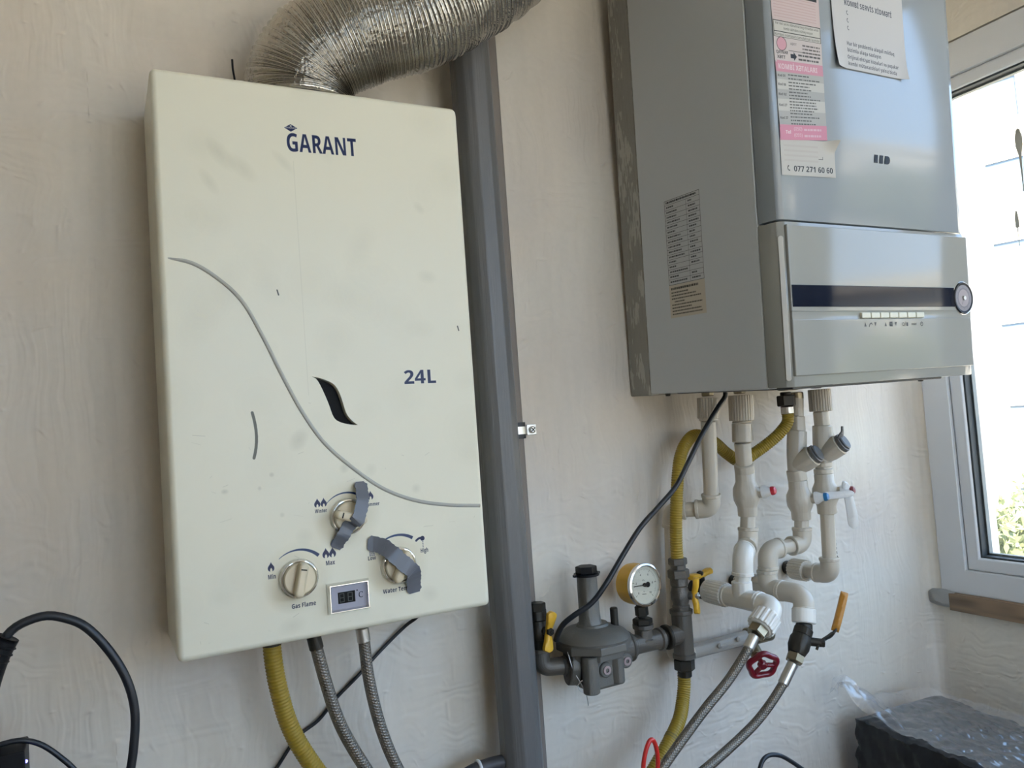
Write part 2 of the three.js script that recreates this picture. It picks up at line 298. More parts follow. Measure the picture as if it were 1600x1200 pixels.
// ---------------------------------------------------------------- instantaneous gas water heater (left)
const HX = .0655, HY = -.2455, HW = .3975, HH = .699, HZ = .15;
{
  const t = thing('water_heater', 'cream wall-hung gas water heater with a grey S-curve line and three knobs', 'water heater', P(HX, HY, 0));
  const h = (x, y, z) => P(HX + x, HY + y, HZ + z);
  const eye = (grow = 0) => { // the sight hole: a slanted leaf shape
    const s = new THREE.Shape(); const q = [[.1706, .3239], [.1842, .3202], [.1977, .3131], [.2052, .3005], [.2120, .2755], [.2190, .2652], [.2262, .2590], [.2145, .2605], [.2022, .2646], [.1952, .2715], [.1897, .2890], [.1826, .3080], [.1768, .3196]];
    const top = new THREE.SplineCurve(q.slice(0, 7).map(([x, y]) => new THREE.Vector2(x + grow, y + grow))), low = new THREE.SplineCurve([...q.slice(6), q[0]].map(([x, y]) => new THREE.Vector2(x - grow, y - grow)));
    s.setFromPoints([...top.getPoints(24), ...low.getPoints(24).slice(1, -1)]); return s;
  };
  const front = canvas(1024, 1801, (c, w, hgt) => {
    const S = w / HW, X = (x) => x * S, Y = (y) => (HH - y) * S, r = rng(11), navy = '#16245a';
    c.fillStyle = '#fffefa'; c.fillRect(0, 0, w, hgt);
    const blot = (x, y, rad, col, a, sx = 1, rot = 0) => { c.save(); c.translate(X(x), Y(y)); c.rotate(rot); c.scale(sx, 1); const g = c.createRadialGradient(0, 0, 0, 0, 0, rad * S); g.addColorStop(0, `rgba(${col},${a})`); g.addColorStop(.6, `rgba(${col},${a * .5})`); g.addColorStop(1, `rgba(${col},0)`); c.fillStyle = g; c.fillRect(-rad * S, -rad * S, 2 * rad * S, 2 * rad * S); c.restore(); };
    for (let i = 0; i < 46; i++) blot(r() * HW, r() * HH, .012 + r() * .03, r() < .5 ? '120,122,96' : '110,110,104', .02 + r() * .025, .5 + r(), r() * 3);
    for (const [x, y, q, a, sx, rot] of [[.075, .60, .02, .16, 2.2, .9], [.10, .585, .02, .14, 2, .8], [.06, .565, .014, .14, 2.4, 1], [.15, .598, .012, .12, 3, .8], [.15, .245, .02, .22, 1.4, 2.2], [.205, .205, .012, .2, 1, 0], [.115, .205, .006, .3, 1, 0], [.06, .19, .006, .28, 1.4, 0], [.10, .19, .005, .25, 1, 0], [.24, .20, .016, .12, 1, 0], [.30, .17, .012, .16, 1, .6], [.335, .455, .018, .12, 1.5, .2], [.33, .55, .012, .12, 1.5, .8], [.15, .125, .02, .1, 1, 0], [.125, .155, .006, .2, 1, 0], [.13, .02, .02, .14, 1.6, -.2], [.31, .03, .02, .14, 1.2, .4], [.29, .05, .014, .18, 1, 0]]) blot(x, y, q * .6, '92,92,76', a * .55, sx, rot);
    for (const [x, y] of [[.2058, .1455], [.14, .0765], [.2677, .0744]]) { blot(x, y, .045, '140,116,66', .2); blot(x - .012, y - .012, .03, '110,92,60', .16); }
    c.strokeStyle = 'rgba(120,120,110,.09)'; c.lineWidth = 2; c.beginPath(); c.moveTo(X(.163), Y(.60)); c.lineTo(X(.1655), Y(.30)); c.stroke();
    for (let i = 0; i < 26; i++) { c.strokeStyle = `rgba(80,78,66,${.08 + r() * .14})`; c.lineWidth = 1 + r(); const x = r() * HW, y = r() * .3; c.beginPath(); c.moveTo(X(x), Y(y)); c.lineTo(X(x + (r() - .4) * .03), Y(y + (r() - .5) * .008)); c.stroke(); }
    // marker stroke and two specks
    c.strokeStyle = '#6d6e6a'; c.lineCap = 'round'; c.lineWidth = 9; c.beginPath(); c.moveTo(X(.0962), Y(.282)); c.quadraticCurveTo(X(.1035), Y(.252), X(.0955), Y(.227)); c.stroke();
    c.strokeStyle = '#4c4c48'; c.lineWidth = 4; for (const [x, y] of [[.1338, .4301], [.3757, .3837]]) { c.beginPath(); c.moveTo(X(x), Y(y + .003)); c.lineTo(X(x + .0015), Y(y - .003)); c.stroke(); }
    const text = (s, x, y, capM, widM, bold = true, col = navy, al = 'left') => { const px = capM * S / .71; c.save(); c.fillStyle = col; c.font = `${bold ? 'bold ' : ''}${px}px sans-serif`; c.textBaseline = 'alphabetic'; const k = widM ? widM * S / c.measureText(s).width : 1; c.translate(X(x), Y(y)); c.scale(k, 1); c.textAlign = al; c.fillText(s, 0, 0); c.restore(); };
    c.save(); c.translate(X(.1550), Y(.6122)); c.rotate(-.02); c.translate(-X(.1550), -Y(.6122)); text('GARANT', .1550, .6122, .0235, .0925); c.restore();
    c.fillStyle = navy; c.beginPath(); c.moveTo(X(.1539), Y(.6425)); c.lineTo(X(.162), Y(.6478)); c.lineTo(X(.1703), Y(.6435)); c.lineTo(X(.162), Y(.638)); c.closePath(); c.fill();
    c.fillStyle = '#c9cad0'; c.beginPath(); c.arc(X(.1622), Y(.6455), 3.2, 0, 7); c.fill(); c.font = 'bold 9px sans-serif'; c.textAlign = 'center'; c.fillText('GARANT', X(.162), Y(.6418));
    text('24L', .2920, .3092, .0185, .0475);
    const flame = (x, y, k = .0085) => { const u = k * S; c.save(); c.translate(X(x), Y(y)); c.fillStyle = navy; c.beginPath(); c.moveTo(0, -u); c.bezierCurveTo(u * .1, -u * .6, u * .55, -u * .4, u * .42, 0); c.bezierCurveTo(u * .36, u * .22, u * .2, u * .3, u * .14, u * .3); c.bezierCurveTo(u * .22, u * .05, u * .1, -u * .1, 0, -u * .2); c.bezierCurveTo(-u * .1, -u * .1, -u * .22, u * .05, -u * .14, u * .3); c.bezierCurveTo(-u * .42, u * .25, -u * .6, -u * .15, -u * .3, -u * .5); c.bezierCurveTo(-u * .2, -u * .65, -u * .06, -u * .8, 0, -u); c.fill(); c.restore(); };
    flame(.1085, .0915); text('Min', .1040, .0800, .0052, .0098, true, '#23284a');
    flame(.1755, .0985, .0095); flame(.184, .0985, .0095); text('Max', .1745, .0865, .0052, .0118, true, '#23284a');
    text('Gas Flame', .1300, .0402, .0056, .0300, true, '#23284a');
    flame(.1685, .1620); flame(.1765, .1620); text('Winter', .1650, .1525, .0045, .0150, true, '#23284a');
    flame(.2372, .1645, .0085); text('Summer', .2300, .1535, .0045, .0185, true, '#23284a');
    text('Low', .2285, .0850, .005, .0110, true, '#23284a'); text('High', .3005, .0850, .0052, .0112, true, '#23284a'); text('Water Temp.', .2460, .0400, .0056, .0400, true, '#23284a');
    c.fillStyle = navy; for (let i = 0; i < 3; i++) for (let j = 0; j < 4; j++) c.fillRect(X(.2315 + i * .0025), Y(.098 - j * .0022), 3, 4);
    c.lineWidth = 7; c.strokeStyle = navy; c.beginPath(); c.moveTo(X(.2955), Y(.1015)); c.quadraticCurveTo(X(.3), Y(.1055), X(.3035), Y(.104)); c.stroke(); c.beginPath(); c.arc(X(.3043), Y(.1035), 8, 0, 7); c.fill(); for (let j = 0; j < 4; j++) c.fillRect(X(.3040), Y(.0995 - j * .0022), 3, 3);
    const arc = (cx, cy, rr, a0, a1, w0, w1) => { c.beginPath(); for (let i = 0; i <= 30; i++) { const a = lerp(a0, a1, i / 30); c.lineTo(X(cx + rr * Math.cos(a)), Y(cy + rr * Math.sin(a))); } for (let i = 30; i >= 0; i--) { const a = lerp(a0, a1, i / 30), q = rr - lerp(w0, w1, i / 30); c.lineTo(X(cx + q * Math.cos(a)), Y(cy + q * Math.sin(a))); } c.closePath(); c.fill(); };
    c.fillStyle = '#1b3a72'; arc(.1425, .0740, .0375, 2.28, .83, .0005, .0042); arc(.2058, .1410, .034, 2.45, .95, .0005, .003); arc(.2710, .0740, .0395, 2.3, 1.02, .001, .0042);
  });
  const enamelFront = M.enamel.clone(); enamelFront.map = front;
  const outer = new Brush(rbox(0, HW, 0, HH, -HZ, 0, .0075, 5)), ev = new Evaluator(); ev.attributes = ['position', 'normal', 'uv'];
  const cut = new Brush(new THREE.ExtrudeGeometry(eye(), { depth: .03, bevelEnabled: false }).translate(0, 0, -.014));
  const chip = new Brush(extrude(poly([[.3880, .71], [.3880, .6990], [.3945, .6930], [.3978, .6830], [.41, .6830], [.41, .71]]), .03).translate(0, 0, -.018));
  outer.updateMatrixWorld(); cut.updateMatrixWorld(); chip.updateMatrixWorld();
  let body = ev.evaluate(ev.evaluate(outer, cut, SUBTRACTION), chip, SUBTRACTION).geometry;
  body = flat(body.clone()); body.clearGroups();
  { const p = body.attributes.position, uv = new Float32Array(p.count * 2); for (let i = 0; i < p.count; i++) { uv[2 * i] = p.getX(i) / HW; uv[2 * i + 1] = p.getY(i) / HH; } body.setAttribute('uv', new THREE.BufferAttribute(uv, 2)); }
  const put = (g) => g.translate(HX, EYE + HY, HZ);
  const cover = part('cover', put(body), enamelFront, t);
  part('sight_window', put(extrude(eye(-.0006), .003).translate(0, 0, -.0125)), M.darkGlass, cover, 'black leaf-shaped sight hole');
  const curvePts = [[.0102, .4692], [.0366, .4640], [.0645, .4462], [.0898, .4208], [.1131, .3757], [.1337, .3276], [.1547, .2827], [.1804, .2408], [.2153, .2055], [.2559, .1737], [.2988, .1541], [.3440, .1433], [.3914, .1372]].map(([x, y]) => h(x, y, -.0012));
  part('relief_line', sweep(curveOf(curvePts), 140, 8, (s) => .0029 * (s < .03 ? .5 + s * 16 : 1)), phy({ color: rgb(.40, .39, .34), roughness: .4 }), cover, 'raised grey S-curve line');
  part('corner_tape', put(extrude(poly([[.3885, .6965], [.3960, .6965], [.3992, .6915], [.3992, .640], [.3970, .640], [.3960, .684], [.3935, .6925]]), .004).translate(0, 0, -.014)), std({ color: rgb(.2, .2, .18), roughness: .4 }), cover, 'bare dark metal at the chipped corner');
  // knobs
  const knob = (x, y, ang, R = .0215) => {
    const k = part('knob', turned(h(x, y, -.001), V(0, 0, 1), [[0, 0], [R * 1.1, 0], [R * 1.12, .003], [R * 1.04, .0075], [R * .98, .008], [R * .9, .006], [0, .006]], 40), M.chrome, t, 'chrome ringed knob');
    part('knob_face', turned(h(x, y, .004), V(0, 0, 1), [[0, 0], [R * .9, 0], [R * .9, .003], [R * .84, .0045], [0, .0045]], 36), M.cream, k, 'yellowed cream face');
    const s = new THREE.Shape(); s.absarc(0, R * .72, R * .27, 0, Math.PI); s.absarc(0, -R * .72, R * .27, Math.PI, 2 * Math.PI); s.closePath();
    const g = extrude(s, .015, .003, 3).rotateZ(ang).translate(HX + x, EYE + HY + y, HZ + .006);
    part('knob_grip', g, M.cream, k);
    part('pointer_mark', box(-.0035, .0035, R * .55, R * .62, 0, .0004).rotateZ(ang).translate(HX + x, EYE + HY + y, HZ + .021), M.black, k);
  };
  knob(.1405, .0760, -.22); knob(.2062, .1440, 1.25, .0208); knob(.2690, .0735, -.45);
  // temperature display
  const dx0 = .1737, dx1 = .2275, dy0 = .0256, dy1 = .0636;
  const fr = poly([[dx0, dy0], [dx1, dy0], [dx1, dy1], [dx0, dy1]]), e = .0055; fr.holes.push(new THREE.Path([[dx0 + e, dy0 + e], [dx0 + e, dy1 - e], [dx1 - e, dy1 - e], [dx1 - e, dy0 + e]].map(([a, b]) => new THREE.Vector2(a, b))));
  const lcd = part('display', put(new THREE.ExtrudeGeometry(fr, { depth: .001, bevelEnabled: true, bevelSize: .0024, bevelOffset: -.0024, bevelThickness: .006, bevelSegments: 1 }).translate(0, 0, .001)), M.chrome, t, 'chrome framed temperature display');
  const face = canvas(512, 352, (c, w, hh) => {
    c.fillStyle = '#a3a2ad'; c.fillRect(0, 0, w, hh); c.fillStyle = '#121314'; c.fillRect(.18 * w, .26 * hh, .5 * w, .5 * hh);
    const seg = (x) => { c.strokeStyle = '#4a4c4c'; c.lineWidth = 11; c.lineJoin = 'round'; c.strokeRect(x, .33 * hh, 62, .18 * hh); c.strokeRect(x, .51 * hh, 62, .18 * hh); }; seg(.235 * w); seg(.475 * w);
    c.fillStyle = '#26262c'; c.beginPath(); c.arc(.745 * w, .28 * hh, 11, 0, 7); c.fill(); c.font = '124px serif'; c.textBaseline = 'alphabetic'; c.fillText('C', .77 * w, .62 * hh);
  });
  part('screen', put(new THREE.PlaneGeometry(dx1 - dx0 - 2 * e + .001, dy1 - dy0 - 2 * e + .001).translate((dx0 + dx1) / 2, (dy0 + dy1) / 2, .0035)), phy({ map: face, roughness: .3, specularIntensity: .2 }), lcd);
  // fittings: nuts under the heater, flue spigot on top
  for (const [x, r] of [[.181, .0125], [.234, .0095], [.300, .0095]]) part('connection_nut', merge(hexNut(P(x, HY - .012, .08), P(x, HY + .004, .08), r), sleeve(P(x, HY - .004, .08), P(x, HY + .01, .08), r * .8)), M.darkMetal, t);
  part('flue_spigot', turned(P(.257, HY + HH - .004, .0765), V(0, 1, 0), [[.058, 0], [.0625, 0], [.0625, .010], [.058, .010], [.058, 0]], 40), M.steel, t);
  part('hanging_wire', cable([P(.173, HY + HH - .01, .08), P(.1735, .482, .08), P(.172, .498, .079), P(.172, .511, .078)], .0014, 8), M.black, t, 'short black wire end');
}
// grey tape strips over two knobs
{
  const h = ([x, y, z]) => P(HX + x, HY + y, HZ + z);
  const strip = (pts, w, label) => solo('tape_strip', ribbon(pts.map(h), w, .0008, V(0, 0, 1)), M.tape, label, 'tape');
  const zig = (a) => (s) => a * (s < .04 ? .62 + s * 9 : s > .96 ? .7 + (1 - s) * 7 : 1 + .04 * Math.sin(s * 40)) ;
  solo('tape_strip', ribbonFlat([[.2235, .186, .002], [.2235, .176, .009], [.2215, .168, .018], [.2165, .152, .0235], [.2115, .1405, .0245], [.2090, .1385, .0215], [.2068, .1362, .0122], [.2030, .1320, .0105], [.1965, .1225, .0100], [.1920, .1150, .004], [.1875, .1060, .0016]].map(h), zig(.0165)), M.tape, 'grey tape strip stuck upright over the summer and winter knob', 'tape');
  solo('tape_strip', ribbonFlat([[.2290, .1060, .0016], [.2380, .1050, .003], [.2470, .1010, .010], [.2560, .0920, .0195], [.2680, .0790, .0235], [.2780, .0690, .0235], [.2835, .0620, .017], [.2855, .0530, .008], [.2870, .0430, .003], [.2880, .0350, .0018]].map(h), zig(.0200)), M.tape, 'grey tape strip stuck slantwise over the water temperature knob', 'tape');
}
function ribbonFlat(pts, width) {                     // tape lying across a panel that faces +z
  const c = curveOf(pts), n = 48, pos = [], idx = [];
  for (let i = 0; i <= n; i++) {
    const p = c.getPointAt(i / n), t = c.getTangentAt(i / n), s = V(t.y, -t.x, 0).normalize(), nrm = s.clone().cross(t).normalize(); if (nrm.z < 0) nrm.negate();
    const w = width(i / n) / 2, j = Math.sin(i * 2.3) * .0005;
    for (const [k, h] of [[-1, 0], [1, 0], [1, .0009], [-1, .0009]]) { const q = p.clone().addScaledVector(s, k * w + j).addScaledVector(nrm, h + (k > 0 ? .0012 * Math.sin(i * .5) : 0)); q.z = Math.max(q.z, HZ + .0005 + h); pos.push(q.x, q.y, q.z); }
    if (i < n) for (let m = 0; m < 4; m++) { const a = i * 4 + m, b = i * 4 + (m + 1) % 4; idx.push(a, a + 4, b, b, a + 4, b + 4); }
  }
  idx.push(0, 1, 2, 0, 2, 3, n * 4, n * 4 + 2, n * 4 + 1, n * 4, n * 4 + 3, n * 4 + 2);
  let g = new THREE.BufferGeometry(); g.setAttribute('position', new THREE.Float32BufferAttribute(pos, 3)); g.setIndex(idx); g = g.toNonIndexed(); g.computeVertexNormals();
  g.setAttribute('uv', new THREE.Float32BufferAttribute(new Float32Array(g.attributes.position.count * 2), 2)); return toCreasedNormals(g, .5);
}
// flexible aluminium flue duct from the heater to the wall above
{
  const c = curveOf([P(.257, .4548, .0765), P(.257, .468, .0765), P(.2585, .486, .079), P(.276, .522, .093), P(.335, .556, .118), P(.413, .580, .145), P(.490, .628, .160), P(.562, .686, .168), P(.64, .765, .165), P(.70, .86, .13), P(.72, .93, .07), P(.722, .95, .004)]);
  const r = rng(21), ribs = Array.from({ length: 400 }, () => .6 + .8 * r()), pitch = .0052;
  const g = sweep(c, 1100, 72, (s, th, L) => { const d = s * L / pitch, k = Math.floor(d), f = d - k, a = ribs[k % 400]; return .0685 + .0030 * a * Math.sin(Math.PI * f) + .0009 * Math.sin(3 * th + k * .7) * Math.sin(k * .37) ; }, { caps: false });
  const t = thing('flue_duct', 'crinkled silver flexible aluminium duct rising from the water heater top', 'duct', P(.257, .4605, .083));
  part('duct_hose', g, M.duct, t);
  part('wall_collar', turned(P(.722, .95, .001), V(0, 0, 1), [[.066, 0], [.098, 0], [.098, .002], [.072, .005], [.07, .012], [.066, .012]], 40), M.pvc, t);
}
// ---------------------------------------------------------------- pipes on the wall
{
  const t = thing('drain_pipe', 'thick grey plastic pipe running floor to ceiling between the two appliances', 'pipe', V(.543, 0, .06));
  part('pipe', sleeve(V(.5455, 0, .06), V(.5285, TOP, .06), .032, .001, 48), M.greyPipe, t);
  const r = solo('gas_riser', sleeve(V(.588, 0, .0195), V(.588, TOP, .0195), .0135, .001, 24), M.riser, 'thin painted brown riser pipe directly behind the thick grey pipe', 'pipe');
  const k = thing('pipe_clamp', 'small metal pipe clamp with black rubber lining and a cross screw', 'clamp', P(.588, -.022, 0));
  const ringAt = (r0, r1, y0, y1) => turned(P(.588, y0, .0195), V(0, 1, 0), [[r0, 0], [r1, 0], [r1, y1 - y0], [r0, y1 - y0], [r0, 0]], 36);
  part('rubber_lining', ringAt(.0137, .0172, -.0235, .0025), M.rubber, k, 'black rubber lining');
  part('band', ringAt(.0173, .0186, -.0165, -.0045), M.steel, k);
  part('ear', rbox(.604, .6215, EYE - .0190, EYE - .0015, .027, .0305, .001), M.steel, k);
  const sc = part('screw', turned(P(.6135, -.0105, .0305), V(0, 0, 1), [[0, 0], [.0058, 0], [.0058, .0022], [.004, .0036], [0, .004]], 20), M.steel, k);
  part('screw_slot', merge(box(-.0045, .0045, -.0007, .0007, 0, .0006), box(-.0007, .0007, -.0045, .0045, 0, .0006)).rotateZ(.7).translate(.6135, EYE - .0105, .0342), M.black, sc);
}
// ---------------------------------------------------------------- wall-hung combi boiler (right)
const BW = .4378, BR = new THREE.Euler(.0425, .0261, .0112, 'YXZ'), BP = P(.8356, .0376, 0);
function onBoiler(name, label, category) { const g = new THREE.Group(); g.name = numbered(name); g.position.copy(BP); g.rotation.copy(BR); scene.add(g); origin.set(g, V(0, 0, 0)); return tag(g, label, category); }
{
  const t = onBoiler('combi_boiler', 'white wall-hung combi boiler with a dark display strip and round dial', 'boiler');
  const profile = (x0, x1, z0, z1, r, r2) => { const s = new THREE.Shape(); s.moveTo(x0, -z0); s.lineTo(x0, -(z1 - r * .85)); s.bezierCurveTo(x0, -(z1 - r * .25), x0 + r * .3, -z1, x0 + r, -z1); s.quadraticCurveTo((x0 + x1) / 2, -(z1 + .003), x1 - r2, -z1); s.bezierCurveTo(x1 - r2 * .3, -z1, x1, -(z1 - r2 * .25), x1, -(z1 - r2 * .85)); s.lineTo(x1, -z0); s.closePath(); return s; };
  const wrap = (y0, y1, x0, x1, z0, z1, r, r2, bev = .0015) => toCreasedNormals(extrude(profile(x0, x1, z0, z1, r, r2), y1 - y0, bev).rotateX(-Math.PI / 2).translate(0, y0, 0), .7);
  part('mounting_frame', rbox(0, BW, -.003, .76, .001, .0555, .002), M.backFrame, t, 'flaking painted frame between case and wall');
  part('case', rbox(0, BW, 0, .75, .0562, .3165, .002), M.boilerGrey, t, 'pale grey side case');
  part('base_plate', rbox(.02, BW - .07, -.002, .004, .1, .345, .002), std({ color: rgb(.1, .1, .1), roughness: .6 }), t);
  part('front_cover', wrap(.2362, .745, .0008, BW + .0012, .3182, .3560, .014, .022), M.boilerWhite, t, 'glossy white upper front');
  const panel = part('control_panel', wrap(.0015, .2338, 0, BW - .002, .3182, .3570, .018, .012), M.panelWhite, t, 'off-white lower control panel');
  const flapZ = .3592, zAt = (x) => .3570 + .0015 * (1 - Math.pow((x - BW / 2) / (BW / 2), 2));
  const bowed = (x0, x1, y0, y1, z0, dz, r) => { const g = rbox(x0, x1, y0, y1, z0 - .004, z0 + dz, r, 3), p = g.attributes.position; return g; };
  part('upper_flap', rbox(.0095, .4325, .1065, .2290, .354, .3612, .0018), M.panelWhite, panel);
  part('lower_flap', rbox(.0095, .4315, .0165, .0960, .354, .3612, .0018), M.panelWhite, panel);
  const ledge = (() => { const s = new THREE.Shape(); s.moveTo(.1066, .3608); s.quadraticCurveTo(.1005, .3598, .0955, .3608); s.lineTo(.0955, .352); s.lineTo(.1066, .352); s.closePath(); return new THREE.ExtrudeGeometry(s, { depth: .422, bevelEnabled: false, curveSegments: 10 }).applyMatrix4(new THREE.Matrix4().makeBasis(V(0, 1, 0), V(0, 0, 1), V(1, 0, 0))).translate(.0098, 0, 0); })();
  part('button_ledge', ledge, M.panelWhite, panel);
  part('finger_slot', (() => { const s = new THREE.Shape(); s.moveTo(-.0035, 0); s.lineTo(-.0035, .196); s.absarc(0, .196, .0035, Math.PI, 0, true); s.lineTo(.0035, 0); s.absarc(0, 0, .0035, 0, -Math.PI, true); const g = extrude(s, .0012, .0005); return g.rotateY(-.85).rotateZ(-.004).translate(.0034, .014, .3535); })(), std({ color: rgb(.62, .61, .57), roughness: .5 }), panel, 'long recessed finger slot');
  const disp = part('display_strip', rbox(.0113, .3885, .1132, .1442, .3605, .3622, .0008), phy({ color: rgb(.008, .011, .022), roughness: .06, specularIntensity: .3 }), panel, 'glossy dark display strip');
  for (let i = 0; i < 7; i++) part('button', rbox(.1532 + i * .0216, .1532 + i * .0216 + .0198, .0962, .1045, .357, .3645, .0012), M.button, panel);
  const d = part('dial', turned(V(.4118, .1275, .358), V(0, 0, 1), [[0, 0], [.0262, 0], [.0262, .004], [.0248, .0056], [.0232, .0052], [.0216, .0045], [0, .0045]], 44), M.black, panel, 'round dial in a black ring');
  part('dial_rim', turned(V(.4118, .1275, .3575), V(0, 0, 1), [[.0262, 0], [.0272, 0], [.0272, .0042], [.0268, .0046], [.0262, .0042]], 44), M.chrome, d);
  const dialFace = canvas(256, 256, (c) => { c.fillStyle = '#8f8b90'; c.fillRect(0, 0, 256, 256); const r = rng(4); c.strokeStyle = '#5d5a60'; c.lineWidth = 3; for (let i = 0; i < 48; i++) { const a = i / 48 * Math.PI * 2; c.beginPath(); c.moveTo(128 + 84 * Math.cos(a), 128 + 84 * Math.sin(a)); c.lineTo(128 + (i % 4 ? 98 : 108) * Math.cos(a), 128 + (i % 4 ? 98 : 108) * Math.sin(a)); c.stroke(); } c.fillStyle = '#a39a9c'; c.beginPath(); c.arc(128, 128, 84, 0, 7); c.fill(); c.strokeStyle = '#6a6468'; c.lineWidth = 5; c.beginPath(); c.moveTo(128, 128); c.lineTo(100, 190); c.stroke(); c.fillStyle = '#eee'; c.beginPath(); c.arc(128, 128, 14, 0, 7); c.fill(); });
  part('dial_face', (() => { const g = new THREE.CircleGeometry(.0215, 40); return g.translate(.4118, .1275, .3629); })(), phy({ map: dialFace, roughness: .2, clearcoat: .5 }), d);
  part('dial_hub', turned(V(.4118, .1275, .3629), V(0, 0, 1), [[0, 0], [.004, 0], [.0034, .0025], [0, .003]], 20), M.steel, d);
  part('status_light', rbox(.4335, .4350, .0935, .1010, .3545, .3585, .0005), M.black, panel);
  // printed symbols below the buttons
  const icons = canvas(1024, 96, (c, w, hh) => {
    c.clearRect(0, 0, w, hh); c.fillStyle = c.strokeStyle = '#3a3a38'; const tri = (x, up) => { c.beginPath(); if (up) { c.moveTo(x, 26); c.lineTo(x + 18, 68); c.lineTo(x - 18, 68); } else { c.moveTo(x, 68); c.lineTo(x + 18, 26); c.lineTo(x - 18, 26); } c.fill(); };
    tri(60, true); c.lineWidth = 11; c.beginPath(); c.moveTo(118, 74); c.quadraticCurveTo(124, 38, 160, 34); c.lineTo(168, 52); c.stroke(); tri(218, false); tri(382, true); for (let i = 0; i < 4; i++) c.fillRect(446 + i * 13, 22, 9, 50); c.fillRect(446, 28, 48, 7); c.fillRect(446, 58, 48, 7); tri(548, false);
    c.lineWidth = 6; c.beginPath(); c.arc(672, 50, 16, 0, 7); c.stroke(); c.beginPath(); c.moveTo(694, 74); c.lineTo(712, 24); c.stroke(); c.fillRect(722, 32, 30, 38); c.font = 'bold 36px sans-serif'; c.fillText('reset', 808, 62); c.lineWidth = 7; c.beginPath(); c.arc(984, 50, 20, -1.1, 4.2); c.stroke(); c.fillRect(980, 22, 8, 26);
  });
  part('printed_symbols', new THREE.PlaneGeometry(.150, .0140).translate(.2290, .0868, .3616), phy({ map: icons, transparent: true, roughness: .4 }), panel);
  // dark maker's mark on the upper front
  const mk = (p) => extrude(poly(p), .0006); const D = new THREE.Shape(); D.moveTo(.0245, 0); D.lineTo(.0275, .0125); D.lineTo(.033, .0125); D.bezierCurveTo(.0385, .0125, .0385, .007, .0378, .005); D.bezierCurveTo(.037, .001, .033, 0, .031, 0); D.closePath();
  part('emblem', merge(mk([[0, 0], [.0026, .0125], [.0098, .0125], [.0080, 0]]), mk([[.0125, 0], [.0150, .0125], [.0222, .0125], [.0205, 0]]), extrude(D, .0006)).translate(.2122, .3335, .3578), M.black, t, 'black three-piece emblem');
  // specification sticker on the left side
  const spec = canvas(512, 1192, (c, w, hh) => {
    c.fillStyle = '#c2c3c4'; c.fillRect(0, 0, w, hh); const r = rng(8), ty = hh * .717; c.strokeStyle = '#3c3d3d'; c.lineWidth = 4; c.strokeRect(4, 4, w - 8, ty); const rows = 17, rh = ty / rows;
    const scrib = (x, y, len, h, col) => { c.fillStyle = col; let q = x; while (q < x + len) { const l = 9 + r() * 24; c.fillRect(q, y, Math.min(l, x + len - q), h); q += l + 5; } };
    for (let i = 0; i < rows; i++) { if (i) { c.lineWidth = 3; c.beginPath(); c.moveTo(4, i * rh); c.lineTo(w - 4, i * rh); c.stroke(); } scrib(26, i * rh + rh * .32, i ? 100 + r() * 170 : 440, i ? 15 : 19, i ? '#4c4d4d' : '#303131'); if (i && i !== 14) scrib(344, i * rh + rh * .32, 50 + r() * 100, 15, '#4c4d4d'); }
    c.beginPath(); c.moveTo(318, rh); c.lineTo(318, ty); c.stroke();
    c.fillStyle = '#c9bfae'; c.fillRect(0, ty + 8, w, hh - ty - 8); scrib(30, ty + 34, 390, 22, '#4a453c'); for (let i = 0; i < 8; i++) scrib(i === 3 ? 70 : 30, ty + 78 + i * 31, i === 3 ? 150 : 230 + r() * 220, 13, '#575247');
  });
  part('specification_sticker', new THREE.PlaneGeometry(.0835, .1935).rotateY(-Math.PI / 2).translate(-.0004, .2202, .1625), std({ map: spec, roughness: .6 }), t, 'printed specification table');
  // brass tails of the connections
  for (const [x, z] of [[.089, .10], [.1645, .10], [.314, .088], [.3505, .11], [.274, .10]]) part('connection_tail', sleeve(V(x, -.0095, z), V(x, .004, z), .0105), M.brass, t);
  for (const [x, z] of [[.022, .075], [.38, .30]]) part('case_screw', turned(V(x, 0, z), V(0, -1, 0), [[0, 0], [.005, 0], [.004, .005], [0, .0055]], 12), M.darkMetal, t);
}
